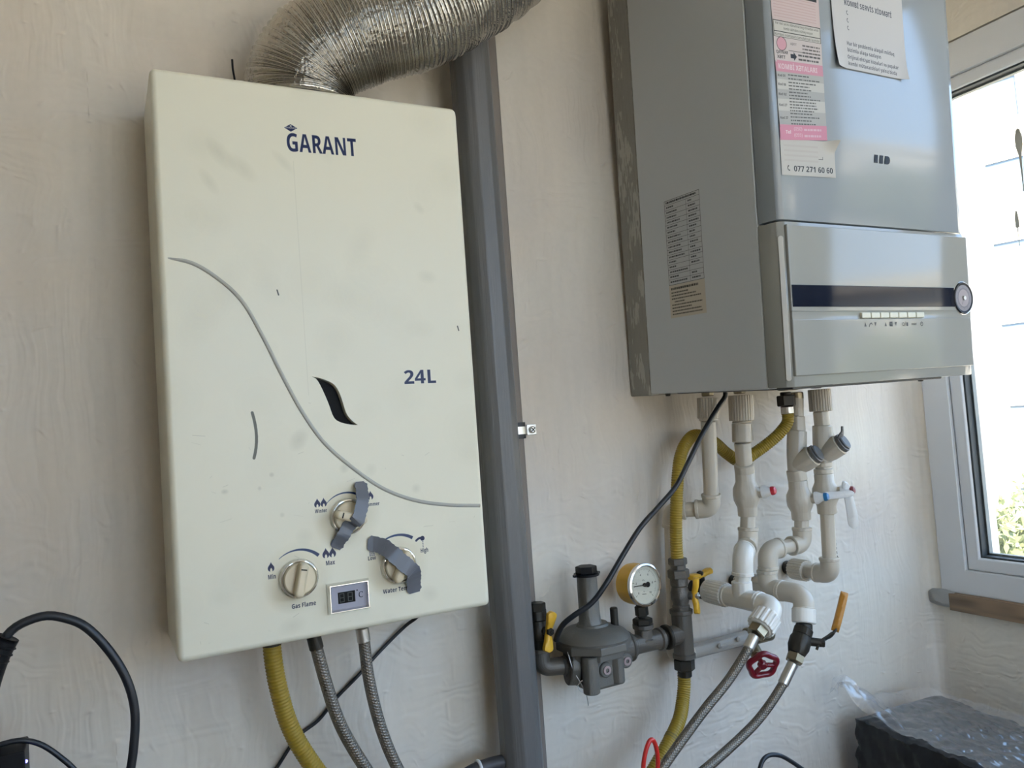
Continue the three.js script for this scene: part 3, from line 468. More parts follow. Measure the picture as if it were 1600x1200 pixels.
// paper notices taped on the boiler front
{
  const paper = (pts, z, curl, map) => { // a sheet with a lifted lower edge or corner
    const n = 14, pos = [], uv = [], idx = []; const [a, b, c, d] = pts; // bottom left, bottom right, top right, top left
    for (let j = 0; j <= n; j++) for (let i = 0; i <= n; i++) { const u = i / n, v = j / n, x = lerp(lerp(a[0], b[0], u), lerp(d[0], c[0], u), v), y = lerp(lerp(a[1], b[1], u), lerp(d[1], c[1], u), v); pos.push(x, y, z(x) + curl(u, v)); uv.push(u, v); if (i < n && j < n) { const k = j * (n + 1) + i; idx.push(k, k + 1, k + n + 2, k, k + n + 2, k + n + 1); } }
    const g = new THREE.BufferGeometry(); g.setAttribute('position', new THREE.Float32BufferAttribute(pos, 3)); g.setAttribute('uv', new THREE.Float32BufferAttribute(uv, 2)); g.setIndex(idx); g.computeVertexNormals(); return g;
  };
  const zf = (x) => .3564 + .0022 * Math.max(0, 1 - Math.pow((x - BW / 2) / (BW / 2 - .014), 2)) + .0004;
  const place = (name, geo, map, label) => { const g = onBoiler(name, label, 'notice'); part('sheet', geo, std({ map, color: rgb(.66, .66, .66), roughness: .6, side: THREE.DoubleSide }), g); return g; };
  const txt = (c, s, x, y, px, wid, col = '#3a3a3e', b = false) => { c.save(); c.fillStyle = col; c.font = `${b ? 'bold ' : ''}${px}px sans-serif`; const W = (ch) => c.measureText(ch === 'ə' ? 'e' : ch === 'Ə' ? 'E' : ch).width, full = [...s].reduce((q, ch) => q + W(ch), 0), k = wid ? wid / full : 1; c.translate(x, y); c.scale(k, 1);
    let q = 0; for (const ch of s) { const w = W(ch); if (ch === 'ə' || ch === 'Ə') { const f = ch === 'ə' ? 1 : 1.36; c.save(); c.translate(q + w / 2, -px * .268 * f); c.rotate(Math.PI); c.scale(f * (ch === 'ə' ? 1 : .85), f); c.textAlign = 'center'; c.fillText('e', 0, px * .268); c.restore(); } else c.fillText(ch, q, 0); q += w; } c.restore(); };
  const phone = (c, x, y, s, col) => { c.save(); c.translate(x, y); c.rotate(-.25); c.strokeStyle = col; c.lineWidth = s * .26; c.lineCap = 'round'; c.beginPath(); c.arc(s * .7, 0, s * .75, 1.9, 4.4); c.stroke(); c.lineWidth = s * .4; for (const a of [1.95, 4.35]) { c.beginPath(); c.moveTo(s * .7 + s * .75 * Math.cos(a), s * .75 * Math.sin(a)); c.lineTo(s * .7 + s * .5 * Math.cos(a), s * .75 * Math.sin(a)); c.stroke(); } c.restore(); };
  // the tall pink strip: x .0113-.108, y .3475-.60
  const strip = canvas(512, 1340, (c, w, hh) => {
    const Y = (y) => (.60 - y) / (.60 - .3475) * hh, r = rng(31);
    const band = (y1, y0, col) => { c.fillStyle = col; c.fillRect(0, Y(y1), w, Y(y0) - Y(y1) + 1); };
    const line = (x, y, len, h, col) => { c.fillStyle = col; let q = x; while (q < x + len) { const l = 10 + r() * 34; c.fillRect(q, y, Math.min(l, x + len - q), h); q += l + 7; } };
    band(.60, .517, '#dcc6c0'); c.fillStyle = '#161616'; c.fillRect(w * .62, Y(.5605), w * .33, 26); for (let y = .5535; y > .52; y -= .0042) { c.fillStyle = 'rgba(190,150,148,.35)'; c.fillRect(20, Y(y), w - 60, 7); }
    band(.517, .4937, '#d6d1c4'); c.strokeStyle = '#2c2c28'; c.lineWidth = 6; c.strokeRect(6, Y(.517), w - 12, Y(.4937) - Y(.517)); c.beginPath(); c.moveTo(6, Y(.5015)); c.lineTo(w - 6, Y(.5015)); c.stroke();
    txt(c, 'Hər vaxt servis xidmətinə zəng etməzdən əvvəl', 24, Y(.5115), 28, w - 48, '#33332f'); txt(c, 'kombi təlimatını mütləq oxuyun', 110, Y(.505), 28, w - 200, '#33332f'); txt(c, 'Kombini müntəzəm təmizlətmək lazımdır', 14, Y(.4955), 28, w - 30, '#33332f');
    band(.4937, .4606, '#d8cbc4'); c.fillStyle = '#dfa5ae'; c.beginPath(); c.arc(80, Y(.4845), 50, 0, 7); c.fill(); c.strokeStyle = '#5a4a48'; c.lineWidth = 5; c.stroke();
    txt(c, 'XƏTT', 170, Y(.4845), 26, 70, '#55504c'); for (let i = 0; i < 3; i++) line(300, Y(.4875) + i * 27, 190, 12, '#6a625c'); c.fillStyle = '#55504a'; c.fillRect(150, Y(.4765), w - 165, 4);
    txt(c, 'QAYNAR', 20, Y(.4705), 34, 122, '#2f2f2c', true); txt(c, 'XƏTT', 28, Y(.4635), 34, 84, '#2f2f2c', true);
    c.fillStyle = '#161616'; c.beginPath(); const ax = 168, ay = Y(.4685); for (const [i, p] of [[0, -16], [34, -16], [34, -34], [66, 0], [34, 34], [34, 16], [0, 16]].entries()) i ? c.lineTo(ax + p[0], ay + p[1]) : c.moveTo(ax + p[0], ay + p[1]); c.closePath(); c.fill();
    line(250, Y(.4725), 240, 14, '#55504a'); line(250, Y(.4665), 220, 14, '#55504a');
    band(.4606, .4442, '#dc9aa8'); c.fillStyle = '#d8cbc4'; c.fillRect(0, Y(.4606), 20, 14); txt(c, 'KOMBİ XƏTALARI', 28, Y(.4485), 56, w - 90, '#eed6d8', true);
    const rows = [[.4442, .4335, '#bdbab2', '01'], [.4335, .4195, '#d3cfc5', '06'], [.4195, .4060, '#b9b7b0', '02'], [.4060, .3890, '#d3cfc5', '27'], [.3890, .3693, '#bcb9b2', '37']];
    for (const [y1, y0, col, k] of rows) { band(y1, y0, col); txt(c, 'Kod ' + k, 14, Y((y1 + y0) / 2) + 10, 26, 84, '#3f3d3a', true); const m = Math.max(2, Math.round((y1 - y0) / .0048)); for (let i = 0; i < m; i++) line(125, Y(y1) + 14 + i * ((Y(y0) - Y(y1)) / m), 170 + r() * 190, 9, '#5f5c57'); }
    band(.3693, .3475, '#df92a6'); txt(c, 'Tel', 60, Y(.3565), 36, 60, '#f1dde0', true); txt(c, '(050)', 150, Y(.3615), 34, 90, '#eecfd6'); txt(c, '(055)', 150, Y(.3525), 34, 90, '#eecfd6'); line(260, Y(.364), 190, 16, '#e8bfca'); line(260, Y(.355), 190, 16, '#e8bfca');
    c.strokeStyle = 'rgba(90,86,80,.7)'; c.lineWidth = 4; c.beginPath(); c.moveTo(3, Y(.46)); c.lineTo(3, Y(.365)); c.stroke();
  });
  place('error_code_strip', paper([[.0120, .3475], [.1080, .3560], [.1083, .6], [.0108, .6]], zf, (u, v) => .0004 + .0006 * Math.sin(v * 23) * (u < .2 ? 1 : .3), strip), strip, 'tall pink and grey paper strip of error codes on the boiler front');
  const card = canvas(512, 256, (c, w, hh) => { c.fillStyle = '#d2ccc0'; c.fillRect(0, 0, w, hh); for (let i = 0; i < 4; i++) { c.fillStyle = 'rgba(190,170,160,.25)'; c.fillRect(30, 40 + i * 34, 320, 14); } phone(c, 58, 208, 22, '#1c1d20'); txt(c, '077 271 60 60', 112, 226, 54, 375, '#1f2024', true); c.fillStyle = '#5f5d58'; c.fillRect(352, 130, 42, 4); c.fillRect(390, 112, 4, 20); });
  place('phone_card', paper([[.0110, .2985], [.1215, .3025], [.1222, .3550], [.0118, .3500]], zf, (u, v) => .0002 + (u > .8 && v > .7 ? .012 * (u - .8) / .2 * (v - .7) / .3 : 0), card), card, 'small cream card with a phone number below the pink strip');
  const notice = canvas(768, 600, (c, w, hh) => {
    c.fillStyle = '#d9d7d4'; c.fillRect(0, 0, w, hh); const col = '#56565c';
    c.save(); c.translate(0, 18); c.rotate(.005); txt(c, 'KOMBİ SERVİS XİDMƏTİ', 130, 148, 50, 510, '#43454e', true); for (let i = 0; i < 3; i++) phone(c, 150, 200 + i * 52, 17, col);
    txt(c, 'Hər bir problemlə əlaqəli mütləq', 130, 420, 36, 515, col, true); txt(c, 'bizimlə əlaqə saxlayın', 132, 464, 36, 360, col, true); txt(c, 'Orijinal ehtiyat hissələri və peşəkar', 128, 512, 36, 555, col, true); txt(c, 'kombi mütəxəssisləri yalnız bizdə', 132, 556, 36, 530, col, true); c.restore();
  });
  place('service_notice', paper([[.1368, .4690], [.3029, .4712], [.3035, .602], [.1345, .602]], zf, (u, v) => .0008 + .006 * Math.pow(1 - v, 4) * (u < .12 ? 1 - u / .12 : 0) + .005 * Math.pow(1 - v, 5) * (u > .9 ? (u - .9) / .1 : 0), notice), notice, 'white paper notice of a boiler service, right of the pink strip');
}
// ---------------------------------------------------------------- water pipes under the boiler
const dirOf = (a, b) => b.clone().sub(a).normalize();
const at = (a, d, k) => a.clone().addScaledVector(d.clone().normalize(), k);
const PR = .0128;                                     // radius of the plastic pipes
function ballValve(t, top, bottom, stemDir, lever, cap, capLabel, mat = M.ppr) { // body, hub, lever with a coloured cap
  const d = dirOf(top, bottom), L = top.distanceTo(bottom), mid = top.clone().lerp(bottom, .5), s = stemDir.clone().normalize();
  const body = part('valve_body', merge(turned(top, d, [[0, 0], [.0165, 0], [.0172, .002], [.0172, L * .2], [.0185, L * .24], [.0225, L * .36], [.0235, L * .5], [.0225, L * .64], [.0185, L * .76], [.0172, L * .8], [.0172, L - .002], [.0165, L], [0, L]]), sleeve(mid, at(mid, s, .030), .0095)), mat, t);
  const hub = part('lever', merge(turned(at(mid, s, .028), s, [[0, 0], [.0115, 0], [.0115, .004], [.0075, .012], [.0068, .0165], [0, .0165]], 20), lever(at(mid, s, .037), s)), M.whiteLever, body, 'white plastic lever');
  part('cap', turned(at(mid, s, .0440), s, [[0, 0], [.0076, 0], [.0078, .003], [.0066, .0062], [.004, .0082], [0, .009]], 20), cap, hub, capLabel);
}
function blade(a, pts, w, th, nrm) {                   // a flat bar with rounded ends through pts, its broad side facing nrm
  const c = curveOf(pts), n = 24, pos = [], idx = [];
  for (let i = 0; i <= n; i++) {
    const p = c.getPointAt(i / n), tt = c.getTangentAt(i / n), s = tt.clone().cross(nrm).normalize(), q = s.clone().cross(tt).normalize(), k = w(i / n) / 2, h = th / 2;
    for (let j = 0; j < 12; j++) { const an = j / 12 * Math.PI * 2, x = Math.sign(Math.cos(an)) * Math.pow(Math.abs(Math.cos(an)), .6) * k, y = Math.sign(Math.sin(an)) * Math.pow(Math.abs(Math.sin(an)), .6) * h, v = p.clone().addScaledVector(s, x).addScaledVector(q, y); pos.push(v.x, v.y, v.z); }
    if (i < n) for (let j = 0; j < 12; j++) { const b = i * 12 + j, e = i * 12 + (j + 1) % 12; idx.push(b, e, b + 12, e, e + 12, b + 12); }
  }
  for (let j = 1; j < 11; j++) { idx.push(0, j + 1, j, n * 12, n * 12 + j, n * 12 + j + 1); }
  let g = new THREE.BufferGeometry(); g.setAttribute('position', new THREE.Float32BufferAttribute(pos, 3)); g.setIndex(idx); g.computeVertexNormals();
  const q = g.attributes.position, nn = g.attributes.normal, c0 = c.getPointAt(.5), k = 12 * 12; if ((q.getX(k) - c0.x) * nn.getX(k) + (q.getY(k) - c0.y) * nn.getY(k) + (q.getZ(k) - c0.z) * nn.getZ(k) < 0) { for (let i = 0; i < idx.length; i += 3) [idx[i], idx[i + 1]] = [idx[i + 1], idx[i]]; g.setIndex(idx); g.computeVertexNormals(); }
  g.setAttribute('uv', new THREE.Float32BufferAttribute(new Float32Array(q.count * 2), 2)); return toCreasedNormals(g, .8);
}
const endRound = (w0, w1) => (s) => lerp(w0, w1, s) * Math.sqrt(Math.max(.05, 1 - Math.pow(Math.abs(2 * s - 1), 8)));
function yFilter(t, top, bottom, branch, cap, tab) {   // Y strainer: body, slanted branch, dark plug
  const d = dirOf(top, bottom), L = top.distanceTo(bottom), b0 = at(top, d, L * .84), bd = branch.clone().normalize();
  const f = part('strainer_body', merge(turned(top, d, [[0, 0], [.0168, 0], [.0178, .0015], [.0178, L * .5], [.0165, L * .8], [.015, L], [0, L]]), turned(at(b0, bd, -.004), bd, [[0, 0], [.0150, 0], [.0180, .012], [.0196, .022], [.0196, .041], [.0185, .0425], [0, .0425]])), M.ppr, t);
  const p = part('strainer_plug', turned(at(b0, bd, .0395), bd, [[0, 0], [.0176, 0], [.0176, .0055], [.0150, .0065], [.0150, .0095], [.0135, .011], [0, .011]]), cap, f, 'dark grey plug');
  if (tab) part('plug_tab', blade(null, [at(b0, bd, .046).add(V(-.012, .006, 0)), at(b0, bd, .050).add(V(-.007, .016, 0)), at(b0, bd, .052).add(V(-.008, .026, 0))], endRound(.011, .009), .004, bd), cap, p);
}
const plug = std({ color: rgb(.13, .125, .12), roughness: .5 });
// 1: leftmost outlet, down, back to the wall, down behind the gas line, then along the wall to the right
{
  const t = thing('heating_pipe', 'beige plastic pipe from the leftmost boiler outlet, running down behind the gas line', 'pipe', P(.90, -.19, .06));
  const a = P(.9245, .022, .10), b = P(.9225, -.018, .0985), c = P(.9300, -.1700, .0800), e = P(.8820, -.1705, .0290), f = P(.8685, -.4220, .0260), g = P(1.033, -.4200, .0280);
  part('threaded_coupling', merge(ribbed(a, at(a, dirOf(a, b), .036), .0165), sleeve(at(a, dirOf(a, b), .034), b, .0158)), M.ppr, t);
  part('pipe', sleeve(b, at(c, dirOf(c, b), .02), PR), M.ppr, t);
  part('elbow', elbow(at(c, dirOf(c, b), .026), c, at(c, dirOf(c, e), .028), .0158), M.ppr, t);
  part('pipe', sleeve(at(c, dirOf(c, e), .02), at(e, dirOf(e, c), .02), PR), M.ppr, t);
  part('elbow', elbow(at(e, dirOf(e, c), .026), e, at(e, dirOf(e, f), .030), .0158), M.ppr, t);
  part('pipe', sleeve(at(e, dirOf(e, f), .02), at(f, dirOf(f, e), .02), PR), M.ppr, t);
  part('elbow', elbow(at(f, dirOf(f, e), .030), f, at(f, dirOf(f, g), .026), .0160), M.ppr, t);
  part('pipe', sleeve(at(f, dirOf(f, g), .02), g, PR), M.pprGrey, t, 'dusty grey length of pipe');
  part('coupling', sleeve(at(f, dirOf(f, g), .024), at(f, dirOf(f, g), .034), .0165), M.ppr, t);
  for (const [x, y] of [[.955, 0], [1.0, .004]]) part('paint_blob', new THREE.SphereGeometry(.005, 10, 8).scale(1, 1, .5).translate(x, EYE - .418 + y, .0425), M.pprGrey, t);
}
// radiator valve with the red hand wheel at the end of that pipe
{
  const t = thing('wheel_valve', 'small valve with a dark red hand wheel below the grey wall pipe', 'valve', P(1.06, -.47, .03));
  const d = V(-.35, -.45, .82).normalize(), w = P(1.030, -.461, .066), a = at(w, d, -.050);
  part('valve_body', merge(sleeve(P(1.0345, -.420, .028), P(1.09, -.420, .028), .0165), sleeve(a, at(a, d, .028), .0115), sleeve(at(a, d, .026), at(a, d, .054), .0045)), M.brass, t);
  const rim = curveOf(Array.from({ length: 40 }, (_, i) => { const an = i / 40 * Math.PI * 2, rr = .0245 * (1 + .07 * Math.cos(5 * an)); return V(Math.cos(an) * rr, 0, Math.sin(an) * rr); }), true);
  const wheel = merge(sweep(rim, 90, 12, .0055, { closed: true }), ...[0, 1, 2].map((k) => { const an = k / 3 * Math.PI * 2 + .5; return sleeve(V(0, 0, 0), V(Math.cos(an) * .0235, 0, Math.sin(an) * .0235), .0042); }), turned(V(0, -.004, 0), V(0, 1, 0), [[0, 0], [.0085, 0], [.0085, .007], [.006, .009], [0, .009]], 20));
  part('hand_wheel', toward(wheel, w, d), M.wheelRed, t, 'dark red hand wheel');
}
// 2: second outlet with a red-capped ball valve, down to the tee on the wall stub
{
  const t = thing('hot_water_pipe', 'beige plastic pipe with the red-capped ball valve under the boiler', 'pipe', P(.98, -.36, .10));
  const a = P(1.000, .023, .10), b = P(.9985, -.022, .099), c = P(.9965, -.060, .098), d = P(.9985, -.098, .095), v0 = P(1.0030, -.114, .091), v1 = P(1.0025, -.190, .090), e = P(.9975, -.240, .090);
  part('threaded_coupling', ribbed(a, b, .0198, 26), M.ppr, t);
  part('union', merge(sleeve(b, at(b, V(0, -1, 0), .004), .0168), sleeve(at(b, V(0, -1, 0), .004), c, .0176), ...[0, 1, 2, 3].map((k) => box(-.0006, .0006, 0, .028, .0174, .0184).rotateY(k * 1.57 + .4).translate(b.x, c.y + .003, b.z))), M.ppr, t);
  part('pipe', sleeve(c, v0, .0142), M.ppr, t);
  part('coupling', sleeve(d, v0, .0172), M.ppr, t);
  ballValve(t, v0, v1, V(.50, .12, .86), (p, s) => blade(null, [p, p.clone().add(V(-.012, .006, -.014)), p.clone().add(V(-.006, .012, -.045)), p.clone().add(V(.0, .014, -.07))], endRound(.014, .012), .006, s), M.redCap, 'red cap');
  part('pipe', sleeve(v1, at(e, V(0, 1, 0), .02), PR), M.ppr, t);
  const e2 = P(.951, -.246, .124), tee = P(.945, -.3205, .122);
  part('elbow', elbow(at(e, dirOf(e, v1), .030), e, at(e, dirOf(e, e2), .020), .0168, .014), M.ppr, t);
  part('elbow', elbow(at(e2, dirOf(e2, e), .020), e2, at(e2, dirOf(e2, tee), .036), .0172, .016), M.pprBright, t, 'cleaner white elbow');
  part('pipe', sleeve(at(e2, V(0, -1, 0), .03), at(tee, V(0, 1, 0), .02), PR), M.pprBright, t);
  part('tee', merge(sleeve(at(tee, V(0, 1, 0), .030), tee, .0170), sleeve(P(.945, -.3205, .083), P(.945, -.3205, .160), .0170), sleeve(P(.945, -.3205, .083), P(.945, -.3205, .089), .0184), sleeve(P(.945, -.3205, .154), P(.945, -.3205, .160), .0184)), M.pprBright, t);
  part('threaded_coupling', merge(ribbed(P(.9445, -.3200, .042), P(.945, -.3205, .082), .0190), sleeve(P(.9445, -.32, .036), P(.9445, -.32, .046), .0205)), M.pprBright, t);
  const k = P(.946, -.3225, .190), n = V(-.046, -.030, .006).normalize();
  part('elbow', elbow(P(.945, -.3210, .158), k, at(k, n, .022), .0172, .016), M.pprBright, t, 'glossy white elbow');
  part('threaded_coupling', merge(ribbed(at(k, n, .020), at(k, n, .046), .0205, 16), sleeve(at(k, n, .044), at(k, n, .048), .0185)), M.pprBright, t, 'white ribbed coupling');
  part('hex_nut', hexNut(at(k, n, .046), at(k, n, .062), .0155), M.brass, t);
}
// the little butterfly valve at the wall stub
function butterfly(t, c, axis, stem, wing, mat, L = .05, R = .0125, hubMat) { // body along axis, wing handle on the stem
  const body = part('valve_body', merge(turned(at(c, axis, -L / 2), axis, [[0, 0], [R * 1.05, 0], [R * 1.05, L * .22], [R * .9, L * .26], [R * 1.12, L * .42], [R * 1.12, L * .58], [R * .9, L * .74], [R * 1.05, L * .78], [R * 1.05, L], [0, L]]), sleeve(c, at(c, stem, R + .008), R * .5)), mat, t);
  const h = at(c, stem, R + .010), w = wing.clone().normalize();
  const hd = part('handle', blade(null, [at(h, w, -.030).addScaledVector(stem, .004), at(h, w, -.016).addScaledVector(stem, .003), h, at(h, w, .016).addScaledVector(stem, .003), at(h, w, .030).addScaledVector(stem, .004)], (s) => (.0085 + .0125 * Math.pow(Math.abs(2 * s - 1), 1.2)) * Math.sqrt(Math.max(.08, 1 - Math.pow(Math.abs(2 * s - 1), 12))), .0095, stem), M.yellow, body, 'yellow butterfly handle');
  part('handle_nut', merge(hexNut(at(h, stem, .002), at(h, stem, .0075), .0062), sleeve(at(h, stem, .007), at(h, stem, .0095), .0032)), hubMat ?? M.steel, hd);
}
{
  const t = thing('stub_valve', 'black stub valve with a yellow butterfly handle behind the gas line', 'valve', P(.944, -.34, .0));
  butterfly(t, P(.944, -.320, .019), V(0, 0, 1), V(-.10, 1, .12).normalize(), V(1, .05, -.2), M.darkMetal, .046, .0150, M.darkMetal);
}
// 3: third outlet with strainer and blue-capped valve, turning left and down to the second stub
{
  const t = thing('cold_water_pipe', 'beige plastic pipe with a strainer and the blue-capped ball valve', 'pipe', P(1.09, -.36, .10));
  const a = P(1.1500, .021, .088), b = P(1.143, -.050, .088), s1 = P(1.1285, -.1260, .091), v0 = P(1.1305, -.140, .091), v1 = P(1.1325, -.212, .090), e = P(1.1295, -.256, .090), c = P(1.040, -.2555, .090), d = P(1.0365, -.3215, .090);
  part('tail_nut', sleeve(at(a, V(0, 1, 0), .002), at(a, V(0, -1, 0), .012), .0125), M.brass, t);
  part('pipe', merge(sleeve(at(a, V(0, -1, 0), .008), b, .0124), sleeve(P(1.1455, -.022, .088), b, .0150)), M.ppr, t);
  yFilter(t, b, s1, V(.32, .50, .80), plug, false);
  part('coupling', sleeve(at(s1, V(0, 1, 0), .006), v0, .0175), M.ppr, t);
  ballValve(t, v0, v1, V(.47, .12, .87), (p, s) => blade(null, [p, p.clone().add(V(.010, .002, .006)), p.clone().add(V(.026, .003, .020)), p.clone().add(V(.046, .005, .036))], endRound(.015, .012), .0065, s), M.blueCap, 'blue cap');
  part('pipe', sleeve(v1, at(e, V(0, 1, 0), .02), PR), M.ppr, t);
  part('elbow', elbow(at(e, dirOf(e, v1), .030), e, at(e, V(-1, 0, 0), .030), .0166), M.ppr, t);
  part('pipe', sleeve(at(e, V(-1, 0, 0), .026), at(c, V(1, 0, 0), .026), PR), M.ppr, t);
  part('elbow', elbow(at(c, V(1, 0, 0), .032), c, at(c, V(0, -1, 0), .034), .0172, .02), M.ppr, t);
  part('pipe', sleeve(at(c, V(0, -1, 0), .030), at(d, V(0, 1, 0), .02), PR), M.ppr, t);
  part('tee', merge(elbow(at(d, V(0, 1, 0), .032), d, at(d, V(0, 0, 1), .030), .0172, .016), sleeve(at(d, V(0, 0, -1), .03), d, .0165)), M.ppr, t);
  part('threaded_coupling', ribbed(at(d, V(0, 0, -1), .070), at(d, V(0, 0, -1), .03), .0180), M.ppr, t);
  part('wall_nipple', sleeve(P(1.0365, -.3215, 0), P(1.0365, -.3215, .03), .0120), M.darkMetal, t);
  const k = P(1.040, -.3225, .166), n = V(-.018, -.060, .010).normalize();
  part('elbow', elbow(at(d, V(0, 0, 1), .028), k, at(k, n, .026), .0172, .018), M.ppr, t);
  part('coupling', merge(sleeve(at(k, n, .022), at(k, n, .046), .0196)), M.pprBright, t, 'white end coupling');
}
// black lever valve below it
{
  const k = P(1.040, -.3225, .166), n = V(-.018, -.060, .010).normalize(), c0 = at(k, n, .054), m = V(-.034, -.044, .006).normalize(), c1 = at(c0, m, .046);
  const t = thing('lever_valve', 'dark metal ball valve with a long worn orange lever', 'valve', at(c1, V(0, -1, 0), .02));
  const body = part('valve_body', merge(sleeve(at(k, n, .0465), at(c0, n, .004), .0135), sleeve(c0, at(c0, m, .014), .0155), turned(at(c0, m, .010), m, [[0, 0], [.0135, 0], [.0175, .010], [.0175, .024], [.0135, .036], [0, .036]]), sleeve(at(c0, m, .022), at(at(c0, m, .022), V(.72, -.12, .60), .034), .0070)), M.darkMetal, t);
  part('hex_nut', hexNut(at(c0, m, .046), at(c0, m, .060), .0145), M.brass, t);
  const s = V(.72, -.12, .60).normalize(), p = at(at(c0, m, .022), s, .030);
  part('lever', blade(null, [p.clone().add(V(-.008, -.010, .0)), p, p.clone().add(V(.016, .007, .004)), p.clone().add(V(.030, .013, .006)), p.clone().add(V(.042, .034, .006)), p.clone().add(V(.060, .066, .005))], endRound(.012, .016), .0045, s), M.darkMetal, body, 'dark bare lever root');
  part('lever_grip', blade(null, [p.clone().add(V(.031, .014, .006)), p.clone().add(V(.0425, .034, .006)), p.clone().add(V(.061, .067, .005)), p.clone().add(V(.064, .073, .005))], endRound(.0165, .0175), .0125, s), M.orange, body, 'worn orange lever grip');
  part('lever_nut', hexNut(at(p, s, .001), at(p, s, .008), .0075), M.darkMetal, body);
}
// 4: rightmost outlet, strainer with tab, valve with hanging lever, elbow into the wall
{
  const t = thing('return_pipe', 'beige plastic pipe from the rightmost boiler outlet with a hanging white lever', 'pipe', P(1.18, -.34, .06));
  const a = P(1.186, .025, .11), b = P(1.1855, -.016, .11), s0 = P(1.1860, -.043, .11), s1 = P(1.181, -.108, .108), v0 = P(1.180, -.132, .108), v1 = P(1.180, -.205, .108), e = P(1.176, -.317, .107);
  part('threaded_coupling', ribbed(a, b, .0185, 24), M.ppr, t);
  part('pipe', sleeve(b, s0, .0142), M.ppr, t);
  yFilter(t, s0, s1, V(.32, .50, .80), plug, true);
  part('pipe', sleeve(s1, v0, .0138), M.ppr, t); part('coupling', merge(sleeve(at(v0, V(0, 1, 0), .010), v0, .0172), sleeve(at(v0, V(0, 1, 0), .022), at(v0, V(0, 1, 0), .013), .0168)), M.ppr, t);
  ballValve(t, v0, v1, V(.50, .12, .86), (p, s) => blade(null, [p.clone().add(V(-.009, .018, .003)), p.clone().add(V(-.003, .006, .003)), p.clone().add(V(.001, -.012, .003)), p.clone().add(V(.003, -.04, .005)), p.clone().add(V(.006, -.068, .004))], endRound(.0135, .0205), .0075, V(-.62, 0, .78)), M.darkRedCap, 'faded dark red cap');
  part('pipe', sleeve(v1, at(e, V(0, 1, 0), .02), PR), M.ppr, t);
  const mk = merge(...Array.from({ length: 9 }, (_, i) => box(-.0014, .0014, -.0022 - (i % 3) * .0004, .0022, 0, .0003).rotateY(.9).translate(.01005, 0, .0081).translate(1.1772, EYE - .222 - i * .0078, .1075)));
  part('printed_marks', mk, M.black, t, 'black print down the pipe');
  part('elbow', elbow(at(e, V(0, 1, 0), .032), e, at(e, V(0, 0, -1), .034), .0172, .018), M.ppr, t);
  part('pipe', sleeve(at(e, V(0, 0, -1), .03), P(1.176, -.317, .05), PR), M.ppr, t);
  part('threaded_coupling', ribbed(P(1.176, -.317, .018), P(1.176, -.317, .052), .0185), M.ppr, t);
  part('wall_nipple', sleeve(P(1.176, -.317, 0), P(1.176, -.317, .020), .0130), M.darkMetal, t);
}
// braided hoses
const hose = (name, pts, r, mat, label, cat = 'hose', group) => { const c = curveOf(pts), n = Math.round(c.getLength() / .004); const t = thing(name, label, cat, pts[pts.length - 1]); part('hose_tube', sweep(c, n, 20, r), mat, t); return [t, c]; };
const ferrule = (t, c, s0, s1, r, mat = M.steel) => part('ferrule', sleeve(c.getPointAt(s0), c.getPointAt(s1), r), mat, t);
{
  let [t, c] = hose('braided_hose', [P(.893, -.3565, .197), P(.878, -.372, .198), P(.841, -.414, .19), P(.786, -.450, .19), P(.733, -.488, .19), P(.688, -.523, .19), P(.63, -.575, .19), P(.56, -.65, .19)], .0074, M.braid, 'braided steel hose hanging from the white ribbed coupling');
  ferrule(t, c, .0, .055, .0086);
  [t, c] = hose('braided_hose', [P(.9865, -.4215, .181), P(.978, -.433, .181), P(.944, -.472, .174), P(.912, -.500, .168), P(.880, -.518, .165), P(.811, -.545, .165), P(.74, -.57, .165), P(.66, -.62, .165)], .0074, M.braid, 'braided steel hose hanging from the orange-levered valve');
  ferrule(t, c, .0, .10, .0086);
  [t, c] = hose('braided_hose', [P(.235, -.256, .08), P(.2385, -.275, .08), P(.248, -.321, .08), P(.264, -.380, .08), P(.296, -.448, .08), P(.35, -.54, .08)], .0083, M.braid, 'braided steel hose under the water heater, next to the yellow hose');
  ferrule(t, c, .0, .07, .0094, M.darkMetal);
  [t, c] = hose('braided_hose', [P(.3005, -.256, .08), P(.3025, -.275, .08), P(.3065, -.331, .08), P(.3195, -.400, .08), P(.3385, -.456, .08), P(.38, -.54, .08)], .0080, M.braid, 'braided steel hose under the water heater, closest to the thick grey pipe');
  ferrule(t, c, .012, .08, .0090);
}
